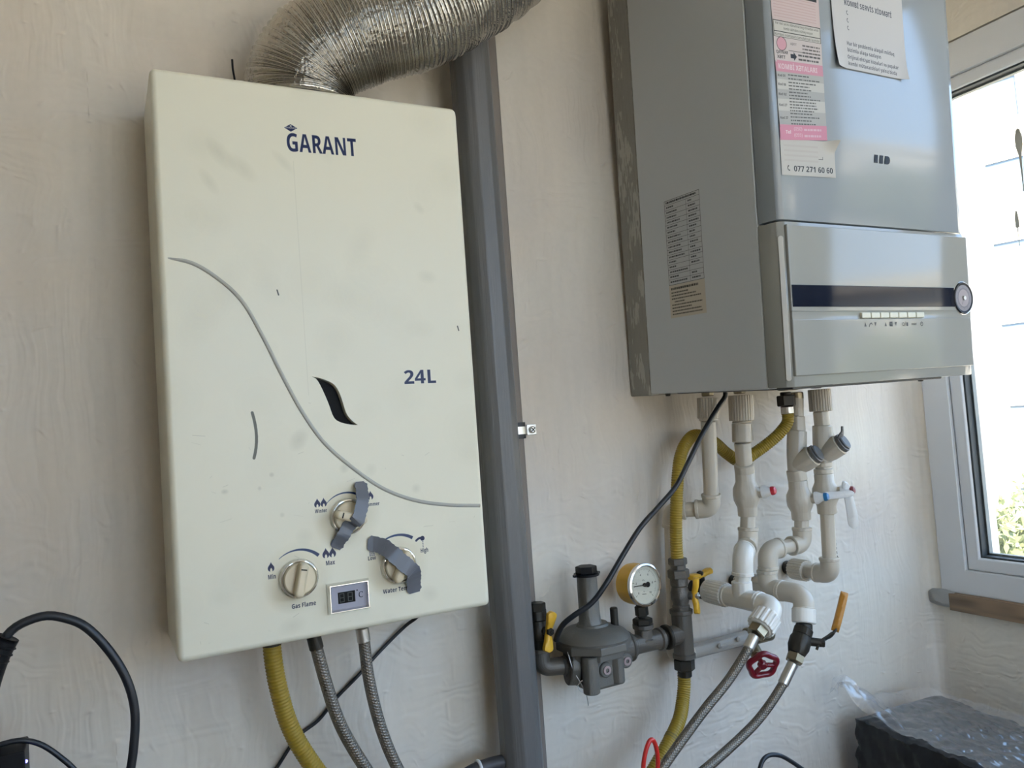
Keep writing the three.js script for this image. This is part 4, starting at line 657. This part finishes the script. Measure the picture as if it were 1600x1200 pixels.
// yellow corrugated gas hoses
function gasHose(pts, r, label, pitch = .0042) {
  const c = curveOf(pts), L = c.getLength(), n = Math.round(L / pitch) * 6, t = thing('gas_hose', label, 'hose', pts[pts.length - 1]);
  part('hose_tube', sweep(c, n, 20, (s) => r + .00055 * Math.cos(s * L / pitch * Math.PI * 2)), M.yellowHose, t);
  return [t, c];
}
{
  let [t] = gasHose([P(.182, -.258, .08), P(.1825, -.275, .08), P(.187, -.315, .08), P(.200, -.370, .08), P(.230, -.432, .08), P(.29, -.52, .08)], .0112, 'yellow corrugated gas hose under the water heater');
  part('dark_collar', sleeve(P(.182, -.2445, .08), P(.182, -.262, .08), .0122), M.darkMetal, t);
  const top = P(1.1095, .020, .10);
  [t] = gasHose([P(1.1105, -.012, .0995), P(1.112, -.030, .097), P(1.098, -.052, .086), P(1.063, -.082, .062), P(1.03, -.096, .053), P(1.003, -.080, .050), P(.972, -.056, .050), P(.930, -.042, .052), P(.903, -.056, .057), P(.885, -.080, .061), P(.872, -.120, .065), P(.862, -.180, .066), P(.858, -.225, .066), P(.8585, -.250, .065)], .0105, 'yellow corrugated gas hose looping behind the pipes under the boiler');
  part('union_nut', merge(hexNut(at(top, V(0, -1, 0), .002), at(top, V(0, -1, 0), .022), .0170), sleeve(at(top, V(0, 1, 0), .004), at(top, V(0, -1, 0), .004), .010)), M.darkMetal, t, 'black union nut');
  part('ferrule', sleeve(P(1.110, -.002, .10), P(1.1105, -.016, .0995), .0115), M.steel, t);
  [t] = gasHose([P(.855, -.440, .062), P(.8535, -.456, .063), P(.843, -.480, .069), P(.820, -.502, .085), P(.775, -.535, .10), P(.722, -.575, .11), P(.66, -.64, .11)], .0108, 'yellow corrugated gas hose leaving the gas line downward');
  part('dirt_band', sweep(curveOf([P(.797, -.5195, .0935), P(.790, -.5245, .0955)]), 6, 16, .0114), std({ color: rgb(.2, .15, .04), roughness: .7 }), t);
}
// ---------------------------------------------------------------- gas line: riser valve, regulator, gauge tee, stack
{
  const gz = .064, gy = -.3735;
  const v = thing('riser_valve', 'gas valve with a yellow butterfly handle half hidden by the thick grey pipe', 'valve', P(.600, -.40, .03));
  butterfly(v, P(.590, gy + .052, .050), V(0, 1, 0), V(.15, .05, 1).normalize(), V(.22, 1, 0), M.darkMetal, .06, .0125, M.darkMetal);
  part('elbow', elbow(P(.590, gy + .024, .050), P(.590, gy - .006, .050), P(.6278, gy - .008, .0590), .0135, .012), M.castGrey, v);
  part('inlet_nut', hexNut(P(.590, gy + .080, .050), P(.590, gy + .094, .050), .0125), M.darkMetal, v);

  const t = thing('gas_regulator', 'grey cast gas pressure regulator with a black-capped tower', 'regulator', P(.675, -.43, gz + .004));
  const cx = .6765, cz = gz + .004, oct = (r, n = 8) => { const s = new THREE.Shape(); for (let i = 0; i < n; i++) { const a = (i + .5) / n * Math.PI * 2; i ? s.lineTo(r * Math.cos(a), r * Math.sin(a)) : s.moveTo(r * Math.cos(a), r * Math.sin(a)); } s.closePath(); return s; };
  const body = part('body', merge(
    extrude(oct(.0605), .013, .002).rotateX(-Math.PI / 2).translate(cx, EYE - .3600, cz),
    extrude(oct(.050), .012, .002).rotateX(-Math.PI / 2).translate(cx, EYE - .3720, cz),
    rbox(cx - .036, cx + .034, EYE - .4170, EYE - .366, cz - .034, cz + .034, .006),
    sleeve(P(cx - .030, -.418, cz + .032), P(cx - .030, -.362, cz + .032), .013),
    sleeve(P(cx + .02, -.412, cz + .03), P(cx + .02, -.362, cz + .03), .011)), M.regGrey, t);
  part('bonnet', turned(P(cx, -.3475, cz), V(0, 1, 0), [[0, 0], [.0575, 0], [.0585, .004], [.052, .011], [.044, .016], [.026, .0215], [.024, .025], [0, .025]], 40), M.regGrey, t);
  const tower = part('tower', turned(P(cx - .004, -.326, cz), V(0, 1, 0), [[0, 0], [.0205, 0], [.0180, .006], [.0166, .02], [.0160, .082], [0, .082]], 32), M.regGrey, t);
  part('tower_cap', merge(toward(extrude(oct(.0172, 6), .0115, .0015).rotateX(-Math.PI / 2), P(cx - .004, -.2440, cz), V(0, 1, 0)), turned(P(cx - .004, -.2475, cz), V(0, 1, 0), [[0, 0], [.0205, 0], [.0205, .0035], [0, .0035]], 30), box(-.024, .024, 0, .0035, -.003, .003).translate(cx - .004, EYE - .2475, cz)), M.black, tower, 'black hexagonal cap');
  part('vent_stub', sleeve(P(cx + .0345, -.334, cz + .012), P(cx + .0345, -.302, cz + .012), .0062), M.darkMetal, t);
  for (const [x, y, z] of [[cx - .004, -.387, cz + .034], [cx + .047, -.3875, cz + .016]]) { const q = part('test_port', sleeve(P(x, y, z - .012), P(x, y, z + .004), .0115), M.regGrey, body); part('port_ring', turned(P(x, y, z + .004), V(0, 0, 1), [[.0032, 0], [.0068, 0], [.0068, .002], [.0032, .002], [.0032, 0]], 20), std({ color: rgb(.45, .35, .34), metalness: .5, roughness: .4 }), q); }
  for (let i = 0; i < 8; i++) { const a = i / 8 * Math.PI * 2 + .2; part('bolt', hexNut(P(cx + .053 * Math.cos(a), -.3475, cz + .053 * Math.sin(a)), P(cx + .053 * Math.cos(a), -.3425, cz + .053 * Math.sin(a)), .0042), M.steel, body); }
  part('inlet_flange', merge(sleeve(P(.630, gy - .008, gz - .004), P(.644, gy - .010, gz), .0300), sleeve(P(.6285, gy - .008, gz - .0045), P(.633, gy - .009, gz - .003), .0165)), M.regGrey, t);
  part('outlet_flange', merge(sleeve(P(.700, gy, gz), P(.744, gy, gz), .0225), sleeve(P(.742, gy, gz), P(.748, gy, gz), .0245)), M.castGrey, t);
  part('seal_wire', merge(cable([P(.6205, -.355, .080), P(.624, -.38, .086), P(.633, -.403, .092), P(.640, -.420, .094), P(.6425, -.437, .094)], .0009, 6), cable([P(.628, -.405, .09), P(.634, -.398, .094), P(.640, -.405, .095), P(.638, -.416, .095), P(.630, -.412, .093), P(.628, -.405, .09)], .0008, 6)), M.steel, t);

  const m = thing('gas_manifold', 'dark grey gas line of iron fittings with a yellow butterfly valve on its stack', 'pipe', P(.857, -.44, gz));
  const beadTube = (a, b, r, rr) => { const d = dirOf(a, b), L = a.distanceTo(b); return turned(a, d, [[0, 0], [rr, 0], [rr, .006], [r, .008], [r, L - .008], [rr, L - .006], [rr, L], [0, L]], 28); };
  part('gauge_tee', merge(beadTube(P(.7485, gy, gz), P(.812, gy, gz), .0158, .0185), beadTube(P(.777, gy, gz), P(.777, gy + .030, gz), .0145, .0172)), M.castGrey, m);
  part('gauge_nipple', hexNut(P(.777, gy + .030, gz), P(.777, gy + .040, gz), .0165), M.darkMetal, m);
  part('coupling_nut', merge(sleeve(P(.812, gy, gz), P(.832, gy, gz), .0128), sleeve(P(.8200, gy, gz), P(.8275, gy, gz), .0205)), M.darkMetal, m);
  part('stack_tee', merge(beadTube(P(.8575, gy - .040, gz), P(.8585, gy + .040, gz), .0172, .0195), sleeve(P(.8265, gy, gz), P(.858, gy, gz), .0162)), M.castGrey, m);
  butterfly(m, P(.8590, gy + .064, gz), V(0, 1, 0), V(.60, 0, .80).normalize(), V(.06, 1, 0), M.castGrey, .062, .0142);
  part('union_nut', merge(hexNut(P(.8592, gy + .093, gz), P(.8594, gy + .108, gz), .0185), sleeve(P(.8594, gy + .106, gz), P(.8596, gy + .125, gz), .0130), hexNut(P(.8594, gy + .115, gz), P(.8596, gy + .127, gz), .0162)), M.castGrey, m);
  part('union_nut', merge(sleeve(P(.857, gy - .036, gz), P(.8565, gy - .05, gz), .0140), hexNut(P(.8568, gy - .042, gz), P(.856, gy - .061, gz), .0175), sleeve(P(.856, gy - .058, gz), P(.8553, gy - .072, gz), .0120)), M.darkMetal, m);

  const g = thing('pressure_gauge', 'round yellow pressure gauge with a white dial face', 'gauge', P(.777, -.335, gz));
  const gc = P(.771, -.277, .06), dz = V(.10, .04, 1).normalize();
  part('gauge_case', turned(at(gc, dz, -.014), dz, [[0, 0], [.029, 0], [.0325, .003], [.0335, .010], [.0335, .036], [0, .036]], 48), M.yellow, g, 'yellow case');
  const bez = part('bezel', turned(at(gc, dz, .020), dz, [[.0295, 0], [.0348, 0], [.0352, .002], [.0345, .006], [.0318, .0072], [.0300, .0055], [.0295, 0]], 48), M.chrome, g);
  const dial = canvas(512, 512, (c) => {
    c.fillStyle = '#cfcbbf'; c.fillRect(0, 0, 512, 512); c.translate(256, 256); c.strokeStyle = c.fillStyle = '#35342f';
    for (let i = 0; i <= 50; i++) { const a = Math.PI * .75 + i / 50 * Math.PI * 1.5, q = i % 10 ? (i % 5 ? 206 : 196) : 184; c.lineWidth = i % 10 ? 3 : 6; c.beginPath(); c.moveTo(q * Math.cos(a), q * Math.sin(a)); c.lineTo(222 * Math.cos(a), 222 * Math.sin(a)); c.stroke(); }
    c.font = 'bold 40px sans-serif'; c.textAlign = 'center'; c.textBaseline = 'middle'; ['0', '2', '4', '6', '8', '10'].forEach((s, i) => { const a = Math.PI * .75 + i / 5 * Math.PI * 1.5; c.fillText(s, 150 * Math.cos(a), 150 * Math.sin(a)); });
    c.font = '30px sans-serif'; c.fillText('kPa', -14, -62); c.font = 'bold 22px sans-serif'; c.fillText('2.5', -6, 88); c.fillRect(-44, 118, 76, 9);
  });
  const face = part('dial_face', toward(new THREE.CircleGeometry(.0305, 48).rotateX(-Math.PI / 2), at(gc, dz, .0222), dz), std({ map: dial, roughness: .4 }), g);
  part('needle', toward(merge(box(-.024, .006, 0, .0008, -.0007, .0007), new THREE.CylinderGeometry(.0032, .0032, .0016, 16), new THREE.CylinderGeometry(.0045, .0045, .0008, 16).translate(.0065, .0004, 0)).rotateY(.06), at(gc, dz, .0232), dz), M.black, face);
  part('gauge_glass', toward(new THREE.CylinderGeometry(.0302, .0302, .001, 40), at(gc, dz, .0258), dz), phy({ transmission: 1, thickness: 0, roughness: .02, color: rgb(.97, .97, .95) }), g);
  part('stem', merge(sleeve(P(.777, gy + .0405, gz), P(.775, -.305, gz), .0078), hexNut(P(.777, gy + .044, gz), P(.7765, gy + .060, gz), .0112)), M.darkMetal, g);
}
// black cable from the boiler to the riser valve
solo('boiler_cable', cable([P(.9375, .0285, .13), P(.936, .022, .13), P(.918, .005, .131), P(.876, -.040, .132), P(.845, -.080, .132), P(.814, -.118, .132), P(.775, -.148, .131), P(.739, -.175, .130), P(.700, -.215, .130), P(.666, -.255, .127), P(.645, -.278, .120), P(.620, -.294, .108), P(.6075, -.307, .096), P(.604, -.322, .084), P(.6035, -.335, .076)], .0042), M.rubber, 'black cable slanting from under the boiler to the riser valve', 'cable');
// ---------------------------------------------------------------- loose cables and small things
solo('thin_wire', cable([P(.41, -.25, .05), P(.400, -.275, .022), P(.388, -.286, .010), P(.348, -.316, .006), P(.312, -.345, .006), P(.280, -.369, .005), P(.252, -.394, .006), P(.224, -.409, .005), P(.196, -.440, .005), P(.15, -.50, .005), P(.14, -.60, .005)], .0026, 8), M.rubber, 'thin black wire running down the wall behind the hoses of the water heater', 'wire');
{
  const t = thing('waste_elbow', 'dark elbow stub with a white clip at the foot of the thick grey pipe', 'pipe', P(.47, -.52, .05));
  part('elbow_tube', cable([P(.512, -.499, .058), P(.485, -.499, .056), P(.456, -.503, .054), P(.425, -.520, .05), P(.41, -.56, .05)], .010, 16), std({ color: rgb(.045, .045, .05), roughness: .5 }), t);
  part('clip', sweep(curveOf(Array.from({ length: 14 }, (_, i) => { const a = i / 14 * Math.PI * 2; return P(.470, -.5005 + Math.sin(a) * .0108, .055 + Math.cos(a) * .0108); }), true), 40, 8, .0026, { closed: true }), M.pvc, t, 'white plastic clip');
}
{ // red loop grip, its lower half below the picture
  const pts = []; for (let i = 0; i < 20; i++) { const a = i / 20 * Math.PI * 2; pts.push(P(.663 + .0125 * Math.cos(a) * (1 - .2 * Math.sin(a)) + Math.sin(a) * .004, -.486 + .030 * Math.sin(a), .215)); }
  const t = thing('scissors', 'red oval loop handle of scissors in front of the lower gas hose', 'scissors', P(.66, -.64, .215));
  part('handle_loop', sweep(curveOf(pts, true), 80, 14, .0032, { closed: true }), M.red, t);
  const pt2 = []; for (let i = 0; i < 20; i++) { const a = i / 20 * Math.PI * 2; pt2.push(P(.657 + .011 * Math.cos(a), -.545 + .022 * Math.sin(a), .217)); }
  part('handle_loop', sweep(curveOf(pt2, true), 60, 12, .0032, { closed: true }), M.red, t);
  part('blade', extrude(poly([[-.004, 0], [.004, 0], [.006, -.10], [.0, -.11]]), .0015).translate(.658, EYE - .563, .2165), M.steel, t);
}
solo('table_cable', cable([P(.84, -.66, .22), P(.855, -.60, .215), P(.872, -.556, .205), P(.885, -.5455, .20), P(.900, -.5425, .198), P(.918, -.546, .20), P(.945, -.563, .20), P(.985, -.60, .21), P(1.03, -.66, .22), P(1.06, -.72, .23), P(1.09, -.775, .24)], .0034), M.rubber, 'black cable arching up from the table near the wrapped box', 'cable');
// table that carries the wrapped box, out of the picture
{
  const t = thing('side_table', 'plain wooden side table under the plastic-wrapped box', 'table', V(1.33, 0, .26));
  part('table_top', rbox(1.0, 1.585, EYE - .81, EYE - .785, .02, .60, .003), M.wood, t);
  for (const [x, z] of [[1.03, .05], [1.555, .05], [1.03, .57], [1.555, .57]]) part('leg', rbox(x - .02, x + .02, 0, EYE - .81, z - .02, z + .02, .003), M.wood, t);
}
{
  const t = thing('wrapped_box', 'black box wrapped in black plastic and clear film, in the corner under the window', 'box', P(1.36, -.785, .23));
  const rot = (g) => g.rotateY(-.07).translate(1.357, EYE, .245), r = rng(77);
  const shell = new THREE.BoxGeometry(.225, .172, .36, 50, 24, 60), p = shell.attributes.position;
  for (let i = 0; i < p.count; i++) {
    let x = p.getX(i), y = p.getY(i), z = p.getZ(i); const top = y > .085, side = Math.abs(x) > .112;
    const w = (l64(x * 60 + z * 25 + 11, z * 90 + y * 60) - .5) + .6 * (l32(x * 140 - z * 60 + 5, y * 120 + z * 30) - .5), broad = l8(x * 14 + 3, z * 12 + y * 9) - .5;
    const edge = Math.min(.1125 - Math.abs(x), .18 - Math.abs(z));
    y += top ? w * .004 + broad * .006 - Math.pow(Math.max(0, 1 - edge / .02), 2) * .003 : 0; x += side ? w * .006 + broad * .004 : 0; z += Math.abs(z) > .179 ? w * .006 : 0;
    p.setXYZ(i, x, y - .696, z);
  }
  shell.computeVertexNormals(); part('plastic_bag', rot(toCreasedNormals(shell, .9)), M.bagBlack, t, 'crinkled black plastic wrapping');
  // clear film: a crumpled sheet over the top with a peak standing up at the back left
  const n = 64, pos = [], idx = [];
  for (let j = 0; j <= n; j++) for (let i = 0; i <= n; i++) {
    const u = i / n, v = j / n; let x = lerp(-.113, .116, u), z = lerp(-.205, .19, v), y = -.6035;
    const w = (l64(u * 26 + 3, v * 40 + u * 12) - .5) * .010 + (l32(u * 14 + 9, v * 9 - u * 7) - .5) * .016; y += w * .6 + .003;
    const back = Math.exp(-Math.pow((u - .06) / .15, 2) - Math.pow((v - .08) / .13, 2)); y += back * .070 + back * (l32(u * 17 + 2, v * 15) - .5) * .060; x += back * (l32(u * 14 + 9, v * 18) - .5) * .045; z += back * (l32(u * 13, v * 19 + 5) - .5) * .045;
    const rear = Math.exp(-Math.pow((v - .04) / .07, 2)) * clamp01((u - .1) * 3) * clamp01((.75 - u) * 4); y += rear * .014;
    x -= back * .03; z -= back * .012;
    const ex = .1155, over = Math.abs(x) - ex; if (x > ex) { y -= (x - ex) * .9; }
    pos.push(x, y, z); if (i < n && j < n) { const k = j * (n + 1) + i; idx.push(k, k + n + 1, k + 1, k + 1, k + n + 1, k + n + 2); }
  }
  const f = new THREE.BufferGeometry(); f.setAttribute('position', new THREE.Float32BufferAttribute(pos, 3)); f.setIndex(idx); f.computeVertexNormals(); f.setAttribute('uv', new THREE.Float32BufferAttribute(new Float32Array(pos.length / 3 * 2), 2));
  part('clear_film', rot(f), M.film, t, 'crumpled clear plastic film');
}
// left: shelf below the picture, charger with blue lamp, power plug and its cord
{
  const t = thing('wall_shelf', 'small wall shelf that holds the black adapter box', 'shelf', P(-.16, -.43, 0));
  part('board', rbox(-.42, .02, EYE - .43, EYE - .41, 0, .26, .002), M.wood, t);
  for (const x of [-.36, -.04]) part('bracket', box(x - .01, x + .01, EYE - .53, EYE - .43, 0, .12), M.steel, t);
  const a = thing('adapter_box', 'black adapter box with a tiny blue lamp at the lower left edge', 'adapter', P(-.13, -.41, .15));
  part('housing', rbox(-.172, -.083, EYE - .41, EYE - .2965, .125, .175, .002), M.black, a);
  part('indicator_lamp', new THREE.SphereGeometry(.0016, 10, 8).translate(-.0828, EYE - .310, .166), std({ color: rgb(.05, .05, .4), emissive: rgb(.10, .10, 1), emissiveIntensity: 2.2 }), a, 'blue indicator lamp');
  solo('looped_cable', cable([P(-.150, -.293, .15), P(-.120, -.2945, .15), P(-.106, -.2925, .15), P(-.089, -.2925, .15), P(-.072, -.300, .15), P(-.050, -.3225, .15), P(-.036, -.342, .15), P(-.01, -.385, .15), P(.0, -.4075, .15)], .0028, 10), M.rubber, 'thin black cord arching over the adapter box', 'cord');
  const c = thing('power_cord', 'thick black power cord arching down from a ribbed plug at the left edge', 'cord', P(-.06, -.41, .15));
  part('cord', cable([P(-.101, -.188, .15), P(-.094, -.1795, .15), P(-.085, -.1735, .15), P(-.062, -.1685, .15), P(-.043, -.1745, .15), P(-.026, -.1855, .15), P(-.004, -.2150, .15), P(.0125, -.250, .15), P(.0195, -.285, .15), P(.0170, -.325, .15), P(.010, -.36, .15), P(-.005, -.40, .15)], .0048, 14), M.rubber, c);
  const pl = part('plug', cable([P(-.0965, -.1845, .15), P(-.1035, -.197, .15), P(-.1100, -.213, .15), P(-.1175, -.238, .15), P(-.125, -.275, .15)], .0118, 16), M.black, c, 'black ribbed plug');
  for (let i = 0; i < 4; i++) part('grip_rib', sleeve(P(-.1000 - i * .0032, -.1915 - i * .0060, .15), P(-.1012 - i * .0032, -.1940 - i * .0060, .15), .0128), M.black, pl);
}
// ---------------------------------------------------------------- outside the window
{
  const GY = -9;                                      // street level, four floors down
  const gnd = new THREE.BoxGeometry(140, .4, 160).translate(76, GY - .2, -5);
  struct('ground', gnd, std({ color: rgb(.42, .40, .36), roughness: .9 }));
  const glass = phy({ color: rgb(.10, .13, .16), roughness: .08 });
  const block = (x, z, w, d, hgt, turn, col, trim, label, floors, cols) => {
    const t = new THREE.Group(); t.name = numbered('apartment_building'); t.position.set(x, GY, z); t.rotation.y = turn; scene.add(t); origin.set(t, V(0, 0, 0)); tag(t, label, 'building');
    const wallM = std({ color: col, roughness: .9 }), trimM = std({ color: trim, roughness: .9 });
    part('wall', box(-d / 2, d / 2, 0, hgt, -w / 2, w / 2), wallM, t);
    part('roof', box(-d / 2 - .3, d / 2 + .3, hgt, hgt + .5, -w / 2 - .3, w / 2 + .3), trimM, t);
    const fh = (hgt - 1) / floors, cw = w / cols, wg = new THREE.BoxGeometry(.12, fh * .5, cw * .42), fg = merge(box(-.08, .08, -fh * .28, -fh * .25, -cw * .25, cw * .25), box(-.08, .08, fh * .25, fh * .28, -cw * .25, cw * .25), box(-.08, .08, -fh * .25, fh * .25, -cw * .25, -cw * .21), box(-.08, .08, -fh * .25, fh * .25, cw * .21, cw * .25));
    const bg = merge(box(-.9, 0, 0, .12, -cw * .46, cw * .46), box(-.9, -.84, .12, 1.0, -cw * .46, cw * .46));
    for (let f = 0; f < floors; f++) for (let k = 0; k < cols; k++) {
      const y = .8 + fh * (f + .5), z0 = -w / 2 + cw * (k + .5);
      const fr = part('window', fg.clone().translate(-d / 2 - .06, y, z0), trimM, t); part('pane', wg.clone().translate(-d / 2 - .01, y, z0), glass, fr);
      if ((k + f * 2) % 3 === 0) part('balcony', bg.clone().translate(-d / 2, y - fh * .42, z0), trimM, t);
    }
  };
  block(38, -20, 26, 12, 24, .25, rgb(.72, .66, .56), rgb(.8, .77, .7), 'pale apartment building straight across from the window', 7, 8);
  block(34, 14, 22, 12, 13, -.15, rgb(.74, .70, .62), rgb(.6, .55, .48), 'lower cream apartment building further along the street', 4, 7);
  block(30, 44, 26, 12, 14, -.5, rgb(.70, .62, .5), rgb(.78, .75, .7), 'sand coloured apartment building at the far end of the street', 4, 8);
  // trees: trunk, limbs, and a crown of separate leaf blades
  const leafM = phy({ color: rgb(.20, .23, .12), roughness: .7, transmission: .35, thickness: 0, side: THREE.DoubleSide }), bark = std({ color: rgb(.16, .12, .09), roughness: .9 });
  const tree = (x, z, hgt, rad, seed, label, nLeaf) => {
    const r = rng(seed), t = new THREE.Group(); t.name = numbered('street_tree'); t.position.set(x, GY, z); scene.add(t); origin.set(t, V(0, 0, 0)); tag(t, label, 'tree');
    part('trunk', sweep(curveOf([V(0, 0, 0), V(.1, hgt * .3, .1), V(-.05, hgt * .6, 0), V(.05, hgt * .9, .05)]), 20, 10, (s) => .28 * (1 - s * .8)), bark, t);
    const clumps = [], limbs = [];
    for (let i = 0; i < 26; i++) { const a = r() * 6.283, y = hgt * (.38 + .6 * r()), q = rad * (.35 + .65 * r()) * Math.sin(Math.PI * clamp01((y / hgt - .28) / .80)), c = V(Math.cos(a) * q, y, Math.sin(a) * q); clumps.push([c, rad * (.22 + .16 * r())]); limbs.push(sweep(curveOf([V(0, y * .82, 0), c.clone().multiplyScalar(.5).setY(y * .93), c]), 6, 5, (s) => .07 * (1 - s * .8))); }
    part('limbs', merge(limbs), bark, t);
    const pos = []; const q = new THREE.Quaternion(), e = new THREE.Euler();
    for (let i = 0; i < nLeaf; i++) { const [c, cr] = clumps[i % clumps.length], v = V(r() - .5, r() - .5, r() - .5).normalize().multiplyScalar(cr * Math.cbrt(r())).add(c), s = .09 + .09 * r(); q.setFromEuler(e.set(r() * 6, r() * 6, r() * 6)); for (const [a, b] of [[-1, 0], [0, -.45], [0, .45], [1, 0], [0, .45], [0, -.45]]) { const w = V(a * s, b * s, 0).applyQuaternion(q).add(v); pos.push(w.x, w.y, w.z); } }
    const g = new THREE.BufferGeometry(); g.setAttribute('position', new THREE.Float32BufferAttribute(pos, 3)); g.computeVertexNormals(); g.setAttribute('uv', new THREE.Float32BufferAttribute(new Float32Array(pos.length / 3 * 2), 2));
    const f = part('foliage', g, leafM, t); f.userData.kind = 'stuff';
  };
  tree(15, -10.2, 10.2, 2.6, 3, 'leafy street tree nearest to the left pane of the window', 14000);
  tree(24, -10.5, 8.0, 3.0, 4, 'wide street tree in front of the pale building', 12000);
  tree(17, 10, 10.6, 3.4, 5, 'tall street tree in front of the lower cream building', 14000);
  tree(19, 19, 9.6, 3.2, 6, 'bushy street tree beside the tall street tree', 12000);
}
renderer.render(scene, camera);
